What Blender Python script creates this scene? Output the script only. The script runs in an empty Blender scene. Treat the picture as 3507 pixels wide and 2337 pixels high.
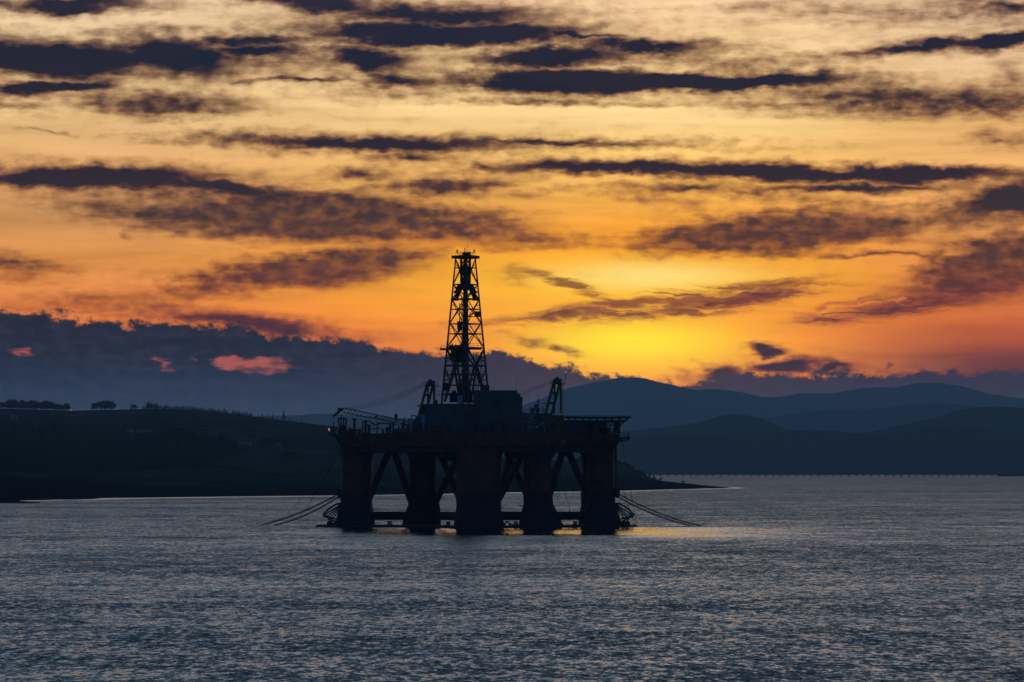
import bpy, bmesh, math, random
from mathutils import Vector, Matrix
import numpy as np

random.seed(7)
R = math.radians
C = bpy.context.scene.collection
SC = bpy.context.scene

# ------------------------------------------------------------------ camera
FPX, CX, CY, HOR, CAMZ = 11000.0, 1753.5, 1168.5, 1603.0, 18.35   # photo pixels (3507 wide)
TH = math.atan((HOR - CY) / FPX)
cam_d = bpy.data.cameras.new('camera')
cam_d.sensor_width = 36.0
cam_d.lens = FPX / 3507.0 * 36.0
cam_d.clip_start = 1.0
cam_d.clip_end = 60000.0
cam = bpy.data.objects.new('camera', cam_d)
C.objects.link(cam)
cam.location = (0, 0, CAMZ)
cam.rotation_euler = (math.pi / 2 + TH, 0, 0)
SC.camera = cam

# ------------------------------------------------------------------ colour management
SC.view_settings.view_transform = 'Standard'
SC.view_settings.look = 'None'
SC.view_settings.exposure = 0.0
SC.view_settings.gamma = 1.0
SC.cycles.use_denoising = True
SC.cycles.adaptive_threshold = 0.006
SC.cycles.max_bounces = 5
SC.cycles.volume_bounces = 0
SC.cycles.transparent_max_bounces = 8
SC.cycles.sample_clamp_indirect = 3.0
SC.cycles.caustics_reflective = False
SC.cycles.caustics_refractive = False


def s2l(c):
    return tuple(((v / 255.0) / 12.92 if v / 255.0 <= 0.04045 else ((v / 255.0 + 0.055) / 1.055) ** 2.4) for v in c)


# ------------------------------------------------------------------ node helper
class NT:
    def __init__(s, tree):
        s.t = tree
        tree.nodes.clear()

    def n(s, typ, **kw):
        nd = s.t.nodes.new(typ)
        for k, v in kw.items():
            setattr(nd, k, v)
        return nd

    def put(s, sock, v):
        if v is None:
            return
        if isinstance(v, bpy.types.NodeSocket):
            s.t.links.new(v, sock)
        elif isinstance(v, (tuple, list)) and sock.type == 'RGBA' and len(v) == 3:
            sock.default_value = (*v, 1.0)
        else:
            sock.default_value = v

    def m(s, op, a, b=None, c=None, clamp=False):
        nd = s.n('ShaderNodeMath', operation=op, use_clamp=clamp)
        for i, v in enumerate((a, b, c)):
            s.put(nd.inputs[i], v)
        return nd.outputs[0]

    def v(s, op, a, b=None, c=None, scale=None):
        nd = s.n('ShaderNodeVectorMath', operation=op)
        s.put(nd.inputs[0], a)
        s.put(nd.inputs[1], b)
        if c is not None:
            s.put(nd.inputs[2], c)
        if scale is not None:
            s.put(nd.inputs['Scale'], scale)
        return nd.outputs['Value'] if op in ('LENGTH', 'DOT_PRODUCT', 'DISTANCE') else nd.outputs[0]

    def sm(s, x, lo, hi, a=0.0, b=1.0):
        nd = s.n('ShaderNodeMapRange', interpolation_type='SMOOTHSTEP')
        for i, v in enumerate((x, lo, hi, a, b)):
            s.put(nd.inputs[i], v)
        return nd.outputs[0]

    def lin(s, x, lo, hi, a=0.0, b=1.0):
        nd = s.n('ShaderNodeMapRange', interpolation_type='LINEAR')
        for i, v in enumerate((x, lo, hi, a, b)):
            s.put(nd.inputs[i], v)
        return nd.outputs[0]

    def mix(s, f, a, b, blend='MIX'):
        nd = s.n('ShaderNodeMix', data_type='RGBA', blend_type=blend)
        s.put(nd.inputs[0], f)
        s.put(nd.inputs[6], a)
        s.put(nd.inputs[7], b)
        return nd.outputs[2]

    def ramp(s, f, stops, interp='LINEAR'):
        nd = s.n('ShaderNodeValToRGB')
        cr = nd.color_ramp
        cr.interpolation = interp
        while len(cr.elements) < len(stops):
            cr.elements.new(0.5)
        for e, (p, c) in zip(cr.elements, stops):
            e.position = p
            e.color = (*c, 1.0)
        s.put(nd.inputs[0], f)
        return nd.outputs[0]

    def noise(s, vec, scale=1.0, detail=4.0, rough=0.55, dist=0.0, lac=2.0):
        nd = s.n('ShaderNodeTexNoise', noise_dimensions='3D')
        s.put(nd.inputs['Vector'], vec)
        nd.inputs['Scale'].default_value = scale
        nd.inputs['Detail'].default_value = detail
        nd.inputs['Roughness'].default_value = rough
        nd.inputs['Lacunarity'].default_value = lac
        nd.inputs['Distortion'].default_value = dist
        return nd.outputs['Fac'], nd.outputs['Color']

    def curve(s, x, pts, x0, x1, y0, y1):
        """piecewise function given as points, through a float curve"""
        nd = s.n('ShaderNodeFloatCurve')
        f = s.lin(x, x0, x1)
        s.put(nd.inputs['Value'], f)
        cv = nd.mapping.curves[0]
        P = [((px - x0) / (x1 - x0), (py - y0) / (y1 - y0)) for px, py in pts]
        while len(cv.points) < len(P):
            cv.points.new(0.5, 0.5)
        for q, p in zip(cv.points, P):
            q.location = p
            q.handle_type = 'VECTOR'
        nd.mapping.update()
        return s.lin(nd.outputs[0], 0.0, 1.0, y0, y1)


# ------------------------------------------------------------------ world: sunset sky with its cloud streaks
SUN_AZ, SUN_EL = math.atan((2161 - CX) / FPX), math.atan((HOR - 1133) / FPX)
world = bpy.data.worlds.new('World')
SC.world = world
world.use_nodes = True
w = NT(world.node_tree)
tc = w.n('ShaderNodeTexCoord')
sep = w.n('ShaderNodeSeparateXYZ')
w.t.links.new(tc.outputs['Generated'], sep.inputs[0])
DOME, BACK = (0.042, 0.106, 0.250), (0.014, 0.034, 0.070)
FRONT_L = [(0.0, (0.45, 0.49, 0.57)), (0.16, (0.34, 0.41, 0.51)), (0.40, (0.130, 0.215, 0.300)), (0.75, (0.060, 0.130, 0.205))]
FRONT_R = [(0.0, (0.68, 0.63, 0.64)), (0.16, (0.52, 0.53, 0.58)), (0.40, (0.200, 0.255, 0.320)), (0.75, (0.065, 0.130, 0.200))]
KU = 73.81                                    # sky units: one is about three quarters of a degree
U = w.m('MULTIPLY', w.m('ARCTAN2', sep.outputs[0], sep.outputs[1]), KU)
V = w.m('MULTIPLY', w.m('ARCSINE', sep.outputs[2]), KU)
comb = w.n('ShaderNodeCombineXYZ')
w.put(comb.inputs[0], U)
w.put(comb.inputs[1], V)
PUV = comb.outputs[0]
S2 = 2353.0 / 3507.0


def sky(x, y):                                # photo position (2353-wide copy) to sky units
    return ((x - CX * S2) / 100.0, (HOR * S2 - y) / 100.0)


def vy(y):
    return max(0.0, min(1.0, (HOR * S2 - y) / 1100.0))


fV = w.m('DIVIDE', V, 11.0, clamp=True)


def sky_ramp(stops):
    return w.ramp(fV, [(vy(y), s2l(c)) for y, c in sorted(stops, key=lambda q: -q[0])])


left = sky_ramp([(0, (240, 208, 168)), (110, (240, 208, 160)), (260, (236, 196, 138)), (380, (226, 172, 110)),
                 (500, (205, 148, 92)), (600, (224, 148, 76)), (690, (232, 140, 78)), (760, (225, 120, 60)), (860, (206, 104, 92)), (960, (150, 95, 100)), (1075, (80, 80, 100))])
mid = sky_ramp([(0, (250, 210, 164)), (140, (255, 216, 156)), (280, (255, 216, 146)), (350, (255, 205, 120)),
                (450, (252, 184, 84)), (560, (255, 158, 44)), (640, (255, 172, 48)), (720, (255, 152, 16)), (800, (255, 142, 6)), (860, (252, 128, 0)), (900, (235, 100, 30)), (980, (140, 80, 70)), (1075, (80, 70, 80))])
right = sky_ramp([(0, (238, 202, 164)), (160, (242, 202, 154)), (280, (244, 192, 124)), (370, (244, 184, 112)),
                  (560, (232, 156, 84)), (680, (222, 126, 70)), (740, (208, 106, 62)), (790, (168, 82, 62)), (830, (112, 64, 66)), (880, (88, 58, 70)), (920, (80, 58, 72)), (1075, (60, 60, 80))])
base = w.mix(w.lin(U, 2.6, -8.5), mid, left)
base = w.mix(w.sm(U, 4.2, 11.5), base, right)
# faint horizontal strata in the clear sky
str_f, str_c = w.noise(w.v('MULTIPLY', PUV, (0.16, 1.9, 1.0)), 1.0, 4.0, 0.6)
base = w.mix(1.0, base, w.ramp(str_f, [(0.3, (0.80, 0.76, 0.70)), (0.5, (0.97, 0.96, 0.95)), (0.7, (1.10, 1.10, 1.12))]), 'MULTIPLY')
# glow round the hidden sun


def blob(vec, x, y, rx, ry, rot=0.0):
    mp = w.n('ShaderNodeMapping', vector_type='TEXTURE')
    w.put(mp.inputs['Vector'], vec)
    u0, v0 = sky(x, y)
    mp.inputs['Location'].default_value = (u0, v0, 0)
    mp.inputs['Rotation'].default_value = (0, 0, R(-rot))
    mp.inputs['Scale'].default_value = (rx / 100.0, ry / 100.0, 1)
    return w.v('LENGTH', mp.outputs[0])


def gauss(d, k=1.0):
    return w.m('POWER', 2.7183, w.m('MULTIPLY', w.m('MULTIPLY', d, d), -k))


g1 = gauss(blob(PUV, 1455, 786, 225, 50))
g2 = gauss(blob(PUV, 1490, 636, 230, 34))
g3 = gauss(blob(PUV, 1370, 668, 400, 105))
g4 = gauss(blob(PUV, 1460, 838, 340, 60))
base = w.mix(w.m('MULTIPLY', g3, 0.85), base, s2l((255, 186, 36)))
base = w.mix(w.m('MULTIPLY', g4, 0.85), base, s2l((255, 180, 0)))
base = w.mix(w.m('MULTIPLY', g2, 0.62), base, s2l((255, 244, 150)))
base = w.mix(w.m('MULTIPLY', g1, 0.95), base, s2l((255, 232, 36)))

# warped coordinates give the clouds their ragged outline
wf, wc = w.noise(w.v('MULTIPLY', PUV, (0.50, 1.5, 1.0)), 1.0, 7.0, 0.62)
wf2, wc2 = w.noise(w.v('ADD', w.v('MULTIPLY', PUV, (2.4, 4.4, 1.0)), (7.3, 2.1, 4.0)), 1.0, 5.0, 0.53)
warp = w.v('MULTIPLY_ADD', w.v('SUBTRACT', wc, (0.5, 0.5, 0.5)), (1.7, 0.62, 0.0), PUV)
warp = w.v('MULTIPLY_ADD', w.v('SUBTRACT', wc2, (0.5, 0.5, 0.5)), (0.34, 0.26, 0.0), warp)

# dense slate streaks (x, y, half length, half height, tilt, strength)
HARD = [(170, 24, 190, 17, -2, .9), (720, 10, 190, 24, 8, .9), (1010, 38, 260, 26, 1, .85), (1020, 81, 330, 29, 0, 1.25), (1300, 84, 170, 9, 4, .7),
        (570, 97, 170, 17, -3, .75), (130, 146, 260, 42, 2, 1.25), (390, 140, 160, 44, 3, 1.1), (570, 124, 150, 18, 0, .8), (850, 140, 105, 30, 9, .9),
        (1260, 133, 190, 25, -3, 1.0), (1480, 112, 190, 17, 2, .8), (1290, 190, 200, 31, 0, 1.5), (1640, 193, 330, 20, -1, 1.35), (120, 214, 150, 16, -7, 1.1),
        (2140, 115, 260, 13, -4, .75), (2320, 103, 160, 18, -5, 1.1), (2320, 32, 110, 18, 5, .6), (930, 190, 90, 15, 3, .6), (700, 188, 150, 6, 0, .5),
        (880, 328, 330, 18, 1, .9), (1250, 330, 300, 9, 1, .6), (950, 355, 90, 11, 2, .5), (1420, 390, 300, 16, 1, 1.0), (1760, 399, 330, 19, 2, .95), (2020, 407, 330, 17, 1, 1.15),
        (1950, 436, 260, 11, 0, .7), (1580, 432, 110, 10, 0, .5), (2330, 468, 150, 42, -10, .95), (210, 413, 290, 26, 1, 1.15), (500, 432, 190, 17, 4, .9), (1110, 377, 45, 12, 5, .45),
        (660, 758, 40, 13, 4, .9), (1760, 803, 44, 11, 6, 1.1), (1800, 843, 105, 13, 2, .85), (1925, 847, 34, 11, 2, .8), (1640, 858, 54, 22, -6, .75), (1700, 872, 60, 14, 0, .5),
        (560, 745, 200, 18, 6, .8), (2040, 592, 130, 5, 1, .45), (310, 545, 3, 2, 0, .1)]
# thin smoky veils
SOFT = [(360, 246, 210, 30, 0, 1.3), (80, 258, 130, 12, 0, .45), (2120, 242, 430, 38, 1, 1.15), (1800, 232, 260, 16, 1, .5), (2330, 200, 60, 60, 0, .35), (720, 500, 440, 52, 2, 1.9), (300, 490, 220, 34, 4, .7),
        (1010, 520, 260, 40, 6, 1.0), (1230, 548, 180, 24, 6, .75), (1790, 535, 340, 44, -4, 1.8), (1950, 518, 240, 40, 0, .7), (1650, 560, 150, 12, -5, .6), (720, 622, 270, 40, -7, 1.7), (520, 660, 230, 24, -9, .75),
        (40, 618, 130, 30, 5, .75), (2280, 620, 190, 64, -12, 1.9), (2160, 650, 150, 24, -16, .7), (2320, 590, 120, 40, 0, .7), (1600, 702, 200, 10, -9, .5), (1760, 676, 130, 16, -13, .75), (1200, 730, 190, 8, -6, .35), (1960, 695, 120, 5, -10, .45), (2110, 708, 190, 8, -7, .75), (1040, 428, 160, 26, 0, 1.0), (840, 405, 90, 22, 0, .8), (1220, 440, 160, 12, 0, .4),
        (2000, 42, 420, 24, 2, .42), (390, 76, 260, 10, -3, .35), (1250, 235, 400, 8, 1, .5), (860, 225, 230, 12, -2, .4), (1060, 190, 200, 22, 0, .4), (560, 330, 120, 22, 4, .35), (120, 312, 80, 4, 3, .4),
        (1212, 786, 46, 14, 10, .62), (1285, 804, 40, 12, 24, .6), (1190, 640, 34, 20, 30, .35), (2320, 325, 110, 22, 0, .6), (1560, 465, 120, 14, 6, .4), (1900, 470, 220, 14, 4, .45), (640, 150, 200, 40, 4, .45), (1650, 150, 260, 20, 4, .35), (200, 690, 200, 18, -8, .35)]


def cloudsum(lst):
    acc = None
    for (x, y, rx, ry, rot, a) in lst:
        # (the tiny term only makes each cloud wait for the one before it, which keeps the shader's memory small)
        src = warp if acc is None else w.v('MULTIPLY_ADD', acc, (1e-7, 1e-7, 1e-7), warp)
        f = w.m('MULTIPLY_ADD', blob(src, x, y, rx * 1.30, ry * 1.34, rot), -a, a)
        acc = f if acc is None else w.m('MAXIMUM', acc, f)
    return acc


mps = w.n('ShaderNodeMapping', vector_type='POINT')
w.put(mps.inputs['Vector'], w.v('MULTIPLY_ADD', w.v('SUBTRACT', wc, (0.5, 0.5, 0.5)), (1.2, 0.5, 0.0), PUV))
mps.inputs['Rotation'].default_value = (0, 0, R(3))
mps.inputs['Scale'].default_value = (0.75, 6.5, 1)
streak, _ = w.noise(mps.outputs[0], 1.0, 6.0, 0.64)
fine = w.m('ADD', w.m('MULTIPLY', wf2, 0.50), w.m('MULTIPLY', wf, 0.22))
fine = w.m('MULTIPLY_ADD', streak, 0.28, fine)
dh = cloudsum(HARD)
core = w.sm(w.m('MULTIPLY_ADD', w.m('SUBTRACT', fine, 0.5), 1.0, dh), 0.0, 0.60)
fringe = w.sm(w.m('MULTIPLY_ADD', w.m('SUBTRACT', fine, 0.5), 2.6, dh), -0.60, 0.45, 0.0, 0.58)
ah = w.m('SUBTRACT', 1.0, w.m('MULTIPLY', w.m('SUBTRACT', 1.0, w.m('MULTIPLY', core, 0.985)), w.m('SUBTRACT', 1.0, fringe)))
# combed fibres for the veils
mpf = w.n('ShaderNodeMapping', vector_type='POINT')
w.put(mpf.inputs['Vector'], w.v('MULTIPLY_ADD', w.v('SUBTRACT', wc, (0.5, 0.5, 0.5)), (0.9, 0.34, 0.0), PUV))
mpf.inputs['Rotation'].default_value = (0, 0, R(-16))
mpf.inputs['Scale'].default_value = (0.42, 4.2, 1)
fib, _ = w.noise(mpf.outputs[0], 1.0, 4.0, 0.55)
ds = cloudsum(SOFT)
asf = w.sm(w.m('MULTIPLY_ADD', w.m('SUBTRACT', w.m('ADD', w.m('MULTIPLY', fib, 0.60), w.m('MULTIPLY', wf2, 0.40)), 0.5), 1.9, ds), -0.30, 0.95)
asf = w.m('MULTIPLY', asf, w.m('MULTIPLY', w.sm(ds, -0.45, 0.25, 0.0, 0.96), w.sm(wf2, 0.25, 0.65, 0.78, 1.0)))
mpw = w.n('ShaderNodeMapping', vector_type='POINT')
w.put(mpw.inputs['Vector'], w.v('MULTIPLY_ADD', w.v('SUBTRACT', wc, (0.5, 0.5, 0.5)), (3.4, 1.0, 0.0), PUV))
mpw.inputs['Rotation'].default_value = (0, 0, R(-17))
mpw.inputs['Scale'].default_value = (0.50, 8.5, 1)
wisp, _ = w.noise(mpw.outputs[0], 1.0, 6.0, 0.58)
wmask = w.m('MAXIMUM', w.m('MAXIMUM', gauss(blob(PUV, 1640, 690, 270, 34, -6), 0.9), gauss(blob(PUV, 1380, 712, 230, 20, -8), 0.9)), w.m('MAXIMUM', gauss(blob(PUV, 1310, 655, 110, 14, 18), 0.9), gauss(blob(PUV, 2080, 705, 240, 26, -9), 0.9)))
wa = w.m('MULTIPLY', w.sm(w.m('MULTIPLY_ADD', wmask, 0.40, wisp), 0.56, 0.90, 0.0, 0.80), w.sm(wmask, 0.02, 0.5))
veil_f, _ = w.noise(w.v('ADD', w.v('MULTIPLY', warp, (0.20, 1.45, 1.0)), (3.0, 9.0, 2.0)), 1.0, 6.0, 0.62)
veil = w.m('MULTIPLY', w.m('MULTIPLY', w.sm(veil_f, 0.50, 0.76, 0.0, 0.34), w.sm(wf2, 0.34, 0.62)), w.m('SUBTRACT', 1.0, w.m('MULTIPLY', g3, 0.8)))
tr0 = w.m('MULTIPLY', w.m('SUBTRACT', 1.0, veil), w.m('SUBTRACT', 1.0, wa))
tr = w.m('MULTIPLY', tr0, w.m('MULTIPLY', w.m('SUBTRACT', 1.0, w.m('MULTIPLY', ah, 0.995)), w.m('SUBTRACT', 1.0, asf)))
ccol = w.ramp(fV, [(vy(900), s2l((56, 50, 62))), (vy(780), s2l((58, 48, 58))), (vy(690), s2l((92, 50, 30))), (vy(600), s2l((62, 50, 52))), (vy(500), s2l((50, 48, 54))), (vy(400), s2l((36, 38, 52))), (vy(250), s2l((22, 34, 50))), (vy(90), s2l((14, 33, 54))), (vy(0), s2l((28, 38, 56)))])
trc = w.n('ShaderNodeCombineXYZ')
w.put(trc.inputs[0], w.m('POWER', tr, 0.92))
w.put(trc.inputs[1], w.m('POWER', tr, 1.12))
w.put(trc.inputs[2], w.m('POWER', tr, 1.34))
skyc = w.v('MULTIPLY_ADD', w.v('SUBTRACT', base, ccol), trc.outputs[0], ccol)

# the low cloud bank over the hills
BANK = [(-700, 700), (0, 705), (60, 716), (200, 728), (270, 742), (330, 738), (370, 731), (480, 744), (560, 752), (640, 765), (720, 776), (780, 771), (880, 794), (1000, 806), (1060, 806), (1115, 800),
        (1180, 811), (1240, 825), (1330, 841), (1390, 864), (1440, 866), (1520, 876), (1590, 878), (1640, 862), (1700, 852), (1760, 848), (1850, 853), (2000, 852), (2100, 846), (2353, 854), (3000, 845)]
bt = w.curve(U, [sky(x, y) for x, y in BANK], sky(-700, 0)[0], sky(3000, 0)[0], 0.0, 6.0)
puff, _ = w.noise(w.v('MULTIPLY', PUV, (1.9, 2.6, 1.0)), 1.0, 8.0, 0.66)
bd = w.m('ADD', w.m('SUBTRACT', bt, V), w.m('MULTIPLY', w.m('SUBTRACT', puff, 0.52), 0.95))
bm = w.sm(bd, -0.03, 0.13)
bcol = w.ramp(fV, [(0.0, s2l((52, 74, 98))), (vy(960), s2l((50, 68, 92))), (vy(860), s2l((38, 50, 73))), (vy(790), s2l((34, 40, 57))), (vy(700), s2l((42, 44, 57)))])
bcol = w.mix(w.m('MULTIPLY', gauss(blob(PUV, 1480, 860, 480, 105)), 0.6), bcol, s2l((84, 64, 74)))
bcol = w.mix(w.m('MULTIPLY', w.sm(U, 5.0, 10.0), 0.4), bcol, s2l((70, 56, 74)))
bcol = w.mix(w.sm(fine, 0.40, 0.64, 0.0, 0.34), bcol, s2l((66, 68, 90)))
# rosy gaps in it
hole = None
for (x, y, rx, ry, rot, a) in [(565, 838, 105, 18, 3, 1.0), (64, 808, 34, 7, 8, .62), (388, 828, 24, 9, 40, .6)]:
    f = w.m('MULTIPLY_ADD', blob(warp, x, y, rx * 1.3, ry * 1.4, rot), -a, a)
    hole = f if hole is None else w.m('MAXIMUM', hole, f)
hm = w.sm(w.m('MULTIPLY_ADD', w.m('SUBTRACT', fine, 0.48), 2.6, hole), 0.15, 0.75)
bcol = w.mix(w.m('MULTIPLY', hm, 0.72), bcol, s2l((186, 96, 88)))
skyc = w.mix(bm, skyc, bcol)

# what the haze takes from the light of the low sky and adds to it on the way to the eye
HAZE_D, HAZE_TOP, HAZE_FAR = 0.000055, 566.0, 20500.0
HAZE_S = (0.022, 0.045, 0.088)
pathlen = w.m('MINIMUM', w.m('DIVIDE', HAZE_TOP, w.m('MAXIMUM', sep.outputs[2], 0.004)), HAZE_FAR)
comp = w.m('POWER', 2.7183, w.m('MULTIPLY', pathlen, HAZE_D))
skyc = w.v('SUBTRACT', w.v('SCALE', skyc, scale=comp), w.v('SCALE', HAZE_S, scale=w.m('SUBTRACT', comp, 1.0)))
skyc = w.v('MAXIMUM', skyc, (0.002, 0.002, 0.003))

# sky above the frame and behind the camera: a dusk dome (Nishita) under a broken dark deck
sk = w.n('ShaderNodeTexSky', sky_type='NISHITA')
sk.sun_disc = False
sk.sun_elevation = SUN_EL
sk.sun_rotation = SUN_AZ
dome = w.mix(1.0, sk.outputs[0], DOME, 'MULTIPLY')
deck_f, _ = w.noise(w.v('MULTIPLY', PUV, (0.05, 0.16, 1.0)), 1.0, 4.0, 0.55)
fU = w.lin(V, 10.0, 60.0)
front = w.mix(w.sm(U, -16, 14), w.ramp(fU, FRONT_L), w.ramp(fU, FRONT_R))
front = w.mix(1.0, front, w.ramp(deck_f, [(0.32, (0.66, 0.70, 0.76)), (0.5, (1.0, 1.0, 1.0)), (0.68, (1.40, 1.34, 1.26))]), 'MULTIPLY')
upper = w.mix(w.sm(V, 40, 75), front, dome)
absu = w.m('ABSOLUTE', U)
back = w.mix(w.sm(V, -5, 60), BACK, dome)
upper = w.mix(w.sm(absu, 26, 70), upper, back)
bg = w.n('ShaderNodeBackground')
w.put(bg.inputs['Color'], skyc)
bg2 = w.n('ShaderNodeBackground')
w.put(bg2.inputs['Color'], upper)
mxs = w.n('ShaderNodeMixShader')
w.put(mxs.inputs[0], w.m('MAXIMUM', w.sm(V, 10.8, 14.5), w.sm(absu, 26, 70)))
w.t.links.new(bg.outputs[0], mxs.inputs[1])
w.t.links.new(bg2.outputs[0], mxs.inputs[2])
wo = w.n('ShaderNodeOutputWorld')
w.t.links.new(mxs.outputs[0], wo.inputs[0])
world.cycles.sampling_method = 'MANUAL'
world.cycles.sample_map_resolution = 2048

# the sun itself is behind cloud: a weak, broad, very warm lamp
sun_d = bpy.data.lights.new('sun', 'SUN')
sun_d.energy = 0.004
sun_d.angle = R(6.0)
sun_d.color = (1.0, 0.62, 0.25)
sun = bpy.data.objects.new('sun', sun_d)
C.objects.link(sun)
sdir = Vector((math.sin(SUN_AZ) * math.cos(SUN_EL), math.cos(SUN_AZ) * math.cos(SUN_EL), math.sin(SUN_EL)))
sun.rotation_euler = sdir.to_track_quat('Z', 'Y').to_euler()
sun.location = (60, 300, 300)


# ------------------------------------------------------------------ placing things
def at(px, py, Y):
    """the point at depth Y seen at photo pixel (px, py)"""
    u, v = (px - CX) / FPX, (CY - py) / FPX
    u, v = u * math.cos(0), v
    dy = math.cos(TH) - v * math.sin(TH)
    dz = math.sin(TH) + v * math.cos(TH)
    s = Y / dy
    return Vector((u * s, Y, CAMZ + dz * s))


FPX_T = FPX            # focal in pixels along the axis


def zat(py, Y):
    return at(CX, py, Y).z


def shore_dist(py):
    lo, hi = 200.0, 60000.0
    for _ in range(60):
        m_ = (lo + hi) / 2
        if zat(py, m_) > 0:
            lo = m_
        else:
            hi = m_
    return lo


def tag(o, label=None, cat=None, group=None, kind=None):
    if label: o['label'] = label
    if cat: o['category'] = cat
    if group: o['group'] = group
    if kind: o['kind'] = kind
    return o


def empty(name, loc, parent=None):
    o = bpy.data.objects.new(name, None)
    C.objects.link(o)
    o.location = loc
    o.empty_display_size = 1.0
    if parent: o.parent = parent
    return o


def wloc(o):
    v = Vector((0, 0, 0))
    while o is not None:
        v += o.location
        o = o.parent
    return v


class MB:
    """collects shapes in world coordinates; build() links them as ONE mesh object"""

    def __init__(s):
        s.V, s.F = [], []

    def add(s, vs, fs):
        b = len(s.V)
        s.V += [tuple(v) for v in vs]
        s.F += [tuple(i + b for i in f) for f in fs]
        return s

    def box(s, c, size, rz=0.0, taper=1.0):
        c = Vector(c)
        hx, hy, hz = size[0] / 2, size[1] / 2, size[2] / 2
        cr, sr = math.cos(rz), math.sin(rz)
        vs = []
        for k in (-1, 1):
            t = taper if k > 0 else 1.0
            for (i, j) in ((-1, -1), (1, -1), (1, 1), (-1, 1)):
                x, y = i * hx * t, j * hy * t
                vs.append((c.x + x * cr - y * sr, c.y + x * sr + y * cr, c.z + k * hz))
        return s.add(vs, [(3, 2, 1, 0), (4, 5, 6, 7), (0, 1, 5, 4), (1, 2, 6, 5), (2, 3, 7, 6), (3, 0, 4, 7)])

    def bar(s, a, b, r, n=6, r2=None):
        a, b = Vector(a), Vector(b)
        d = (b - a)
        if d.length < 1e-6: return s
        d.normalize()
        up = Vector((0, 0, 1)) if abs(d.z) < 0.95 else Vector((1, 0, 0))
        e = d.cross(up).normalized()
        f = e.cross(d)
        r2 = r if r2 is None else r2
        vs = []
        for p, rr in ((a, r), (b, r2)):
            for k in range(n):
                an = 2 * math.pi * (k + 0.5) / n
                vs.append(p + e * (rr * math.cos(an)) + f * (rr * math.sin(an)))
        fs = [(k, (k + 1) % n, n + (k + 1) % n, n + k) for k in range(n)]
        fs += [tuple(range(n - 1, -1, -1)), tuple(range(n, 2 * n))]
        return s.add(vs, fs)

    def path(s, pts, r, n=5):
        for a, b in zip(pts[:-1], pts[1:]):
            s.bar(a, b, r, n)
        return s

    def loft(s, secs, n=16, p=3.5):
        """stack of rounded-square sections (centre x, y, z, half x, half y)"""
        vs = []
        for (x, y, z, hx, hy) in secs:
            for k in range(n):
                an = 2 * math.pi * k / n + math.pi / n
                c_, s_ = math.cos(an), math.sin(an)
                rr = (abs(c_) ** p + abs(s_) ** p) ** (-1.0 / p)
                vs.append((x + hx * rr * c_, y + hy * rr * s_, z))
        fs = []
        for q in range(len(secs) - 1):
            for k in range(n):
                a, b = q * n + k, q * n + (k + 1) % n
                fs.append((a, b, b + n, a + n))
        fs.append(tuple(range(n - 1, -1, -1)))
        fs.append(tuple(range((len(secs) - 1) * n, len(secs) * n)))
        return s.add(vs, fs)

    def prism(s, poly, z0, z1):
        n = len(poly)
        vs = [(x, y, z0) for x, y in poly] + [(x, y, z1) for x, y in poly]
        fs = [(k, (k + 1) % n, n + (k + 1) % n, n + k) for k in range(n)] + [tuple(range(n - 1, -1, -1)), tuple(range(n, 2 * n))]
        return s.add(vs, fs)

    def ball(s, c, r, seg=10, rings=6, sz=1.0, bottom=-1.0):
        c = Vector(c)
        vs, fs = [], []
        for i in range(rings + 1):
            ph = -math.pi / 2 + math.pi * i / rings
            zz = max(math.sin(ph), bottom)
            for k in range(seg):
                an = 2 * math.pi * k / seg
                rr = max(math.cos(ph), 0.02)
                vs.append((c.x + r * rr * math.cos(an), c.y + r * rr * math.sin(an), c.z + r * sz * zz))
        for i in range(rings):
            for k in range(seg):
                a, b = i * seg + k, i * seg + (k + 1) % seg
                fs.append((a, b, b + seg, a + seg))
        return s.add(vs, fs)

    def build(s, name, mat, parent=None, loc=None, smooth=False):
        o_ = Vector(loc) if loc is not None else (wloc(parent) if parent is not None else Vector((0, 0, 0)))
        me = bpy.data.meshes.new(name)
        me.from_pydata([(x - o_.x, y - o_.y, z - o_.z) for x, y, z in s.V], [], s.F)
        me.update()
        bm_ = bmesh.new()
        bm_.from_mesh(me)
        bmesh.ops.recalc_face_normals(bm_, faces=bm_.faces)
        bm_.to_mesh(me)
        bm_.free()
        if smooth:
            for p in me.polygons: p.use_smooth = True
        o = bpy.data.objects.new(name, me)
        C.objects.link(o)
        me.materials.append(mat)
        if parent is not None:
            o.parent = parent
            if loc is not None: o.location = Vector(loc) - wloc(parent)
        elif loc is not None:
            o.location = loc
        return o


# ------------------------------------------------------------------ materials
def mat(name, col, rough=0.6, metal=0.0, var=0.35, scale=0.6, stain=None, emit=None):
    m_ = bpy.data.materials.new(name)
    m_.use_nodes = True
    t = NT(m_.node_tree)
    g = t.n('ShaderNodeTexCoord')
    f, _ = t.noise(g.outputs['Object'], scale, 6.0, 0.6)
    c = t.mix(t.sm(f, 0.35, 0.68), tuple(v * (1 - var) for v in col), tuple(min(1, v * (1 + var * 0.6)) for v in col))
    if stain:
        st, _ = t.noise(t.v('MULTIPLY', g.outputs['Object'], (1.6, 1.6, 0.22)), scale * 1.7, 5.0, 0.65)
        c = t.mix(t.sm(st, 0.52, 0.72, 0.0, 0.85), c, stain)
    b = t.n('ShaderNodeBsdfPrincipled')
    t.put(b.inputs['Base Color'], c)
    t.put(b.inputs['Roughness'], t.lin(f, 0.3, 0.7, rough * 0.85, min(1, rough * 1.15)))
    b.inputs['Metallic'].default_value = metal
    if emit:
        b.inputs['Emission Color'].default_value = (*emit[0], 1)
        b.inputs['Emission Strength'].default_value = emit[1]
    o = t.n('ShaderNodeOutputMaterial')
    t.t.links.new(b.outputs[0], o.inputs[0])
    return m_


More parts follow.
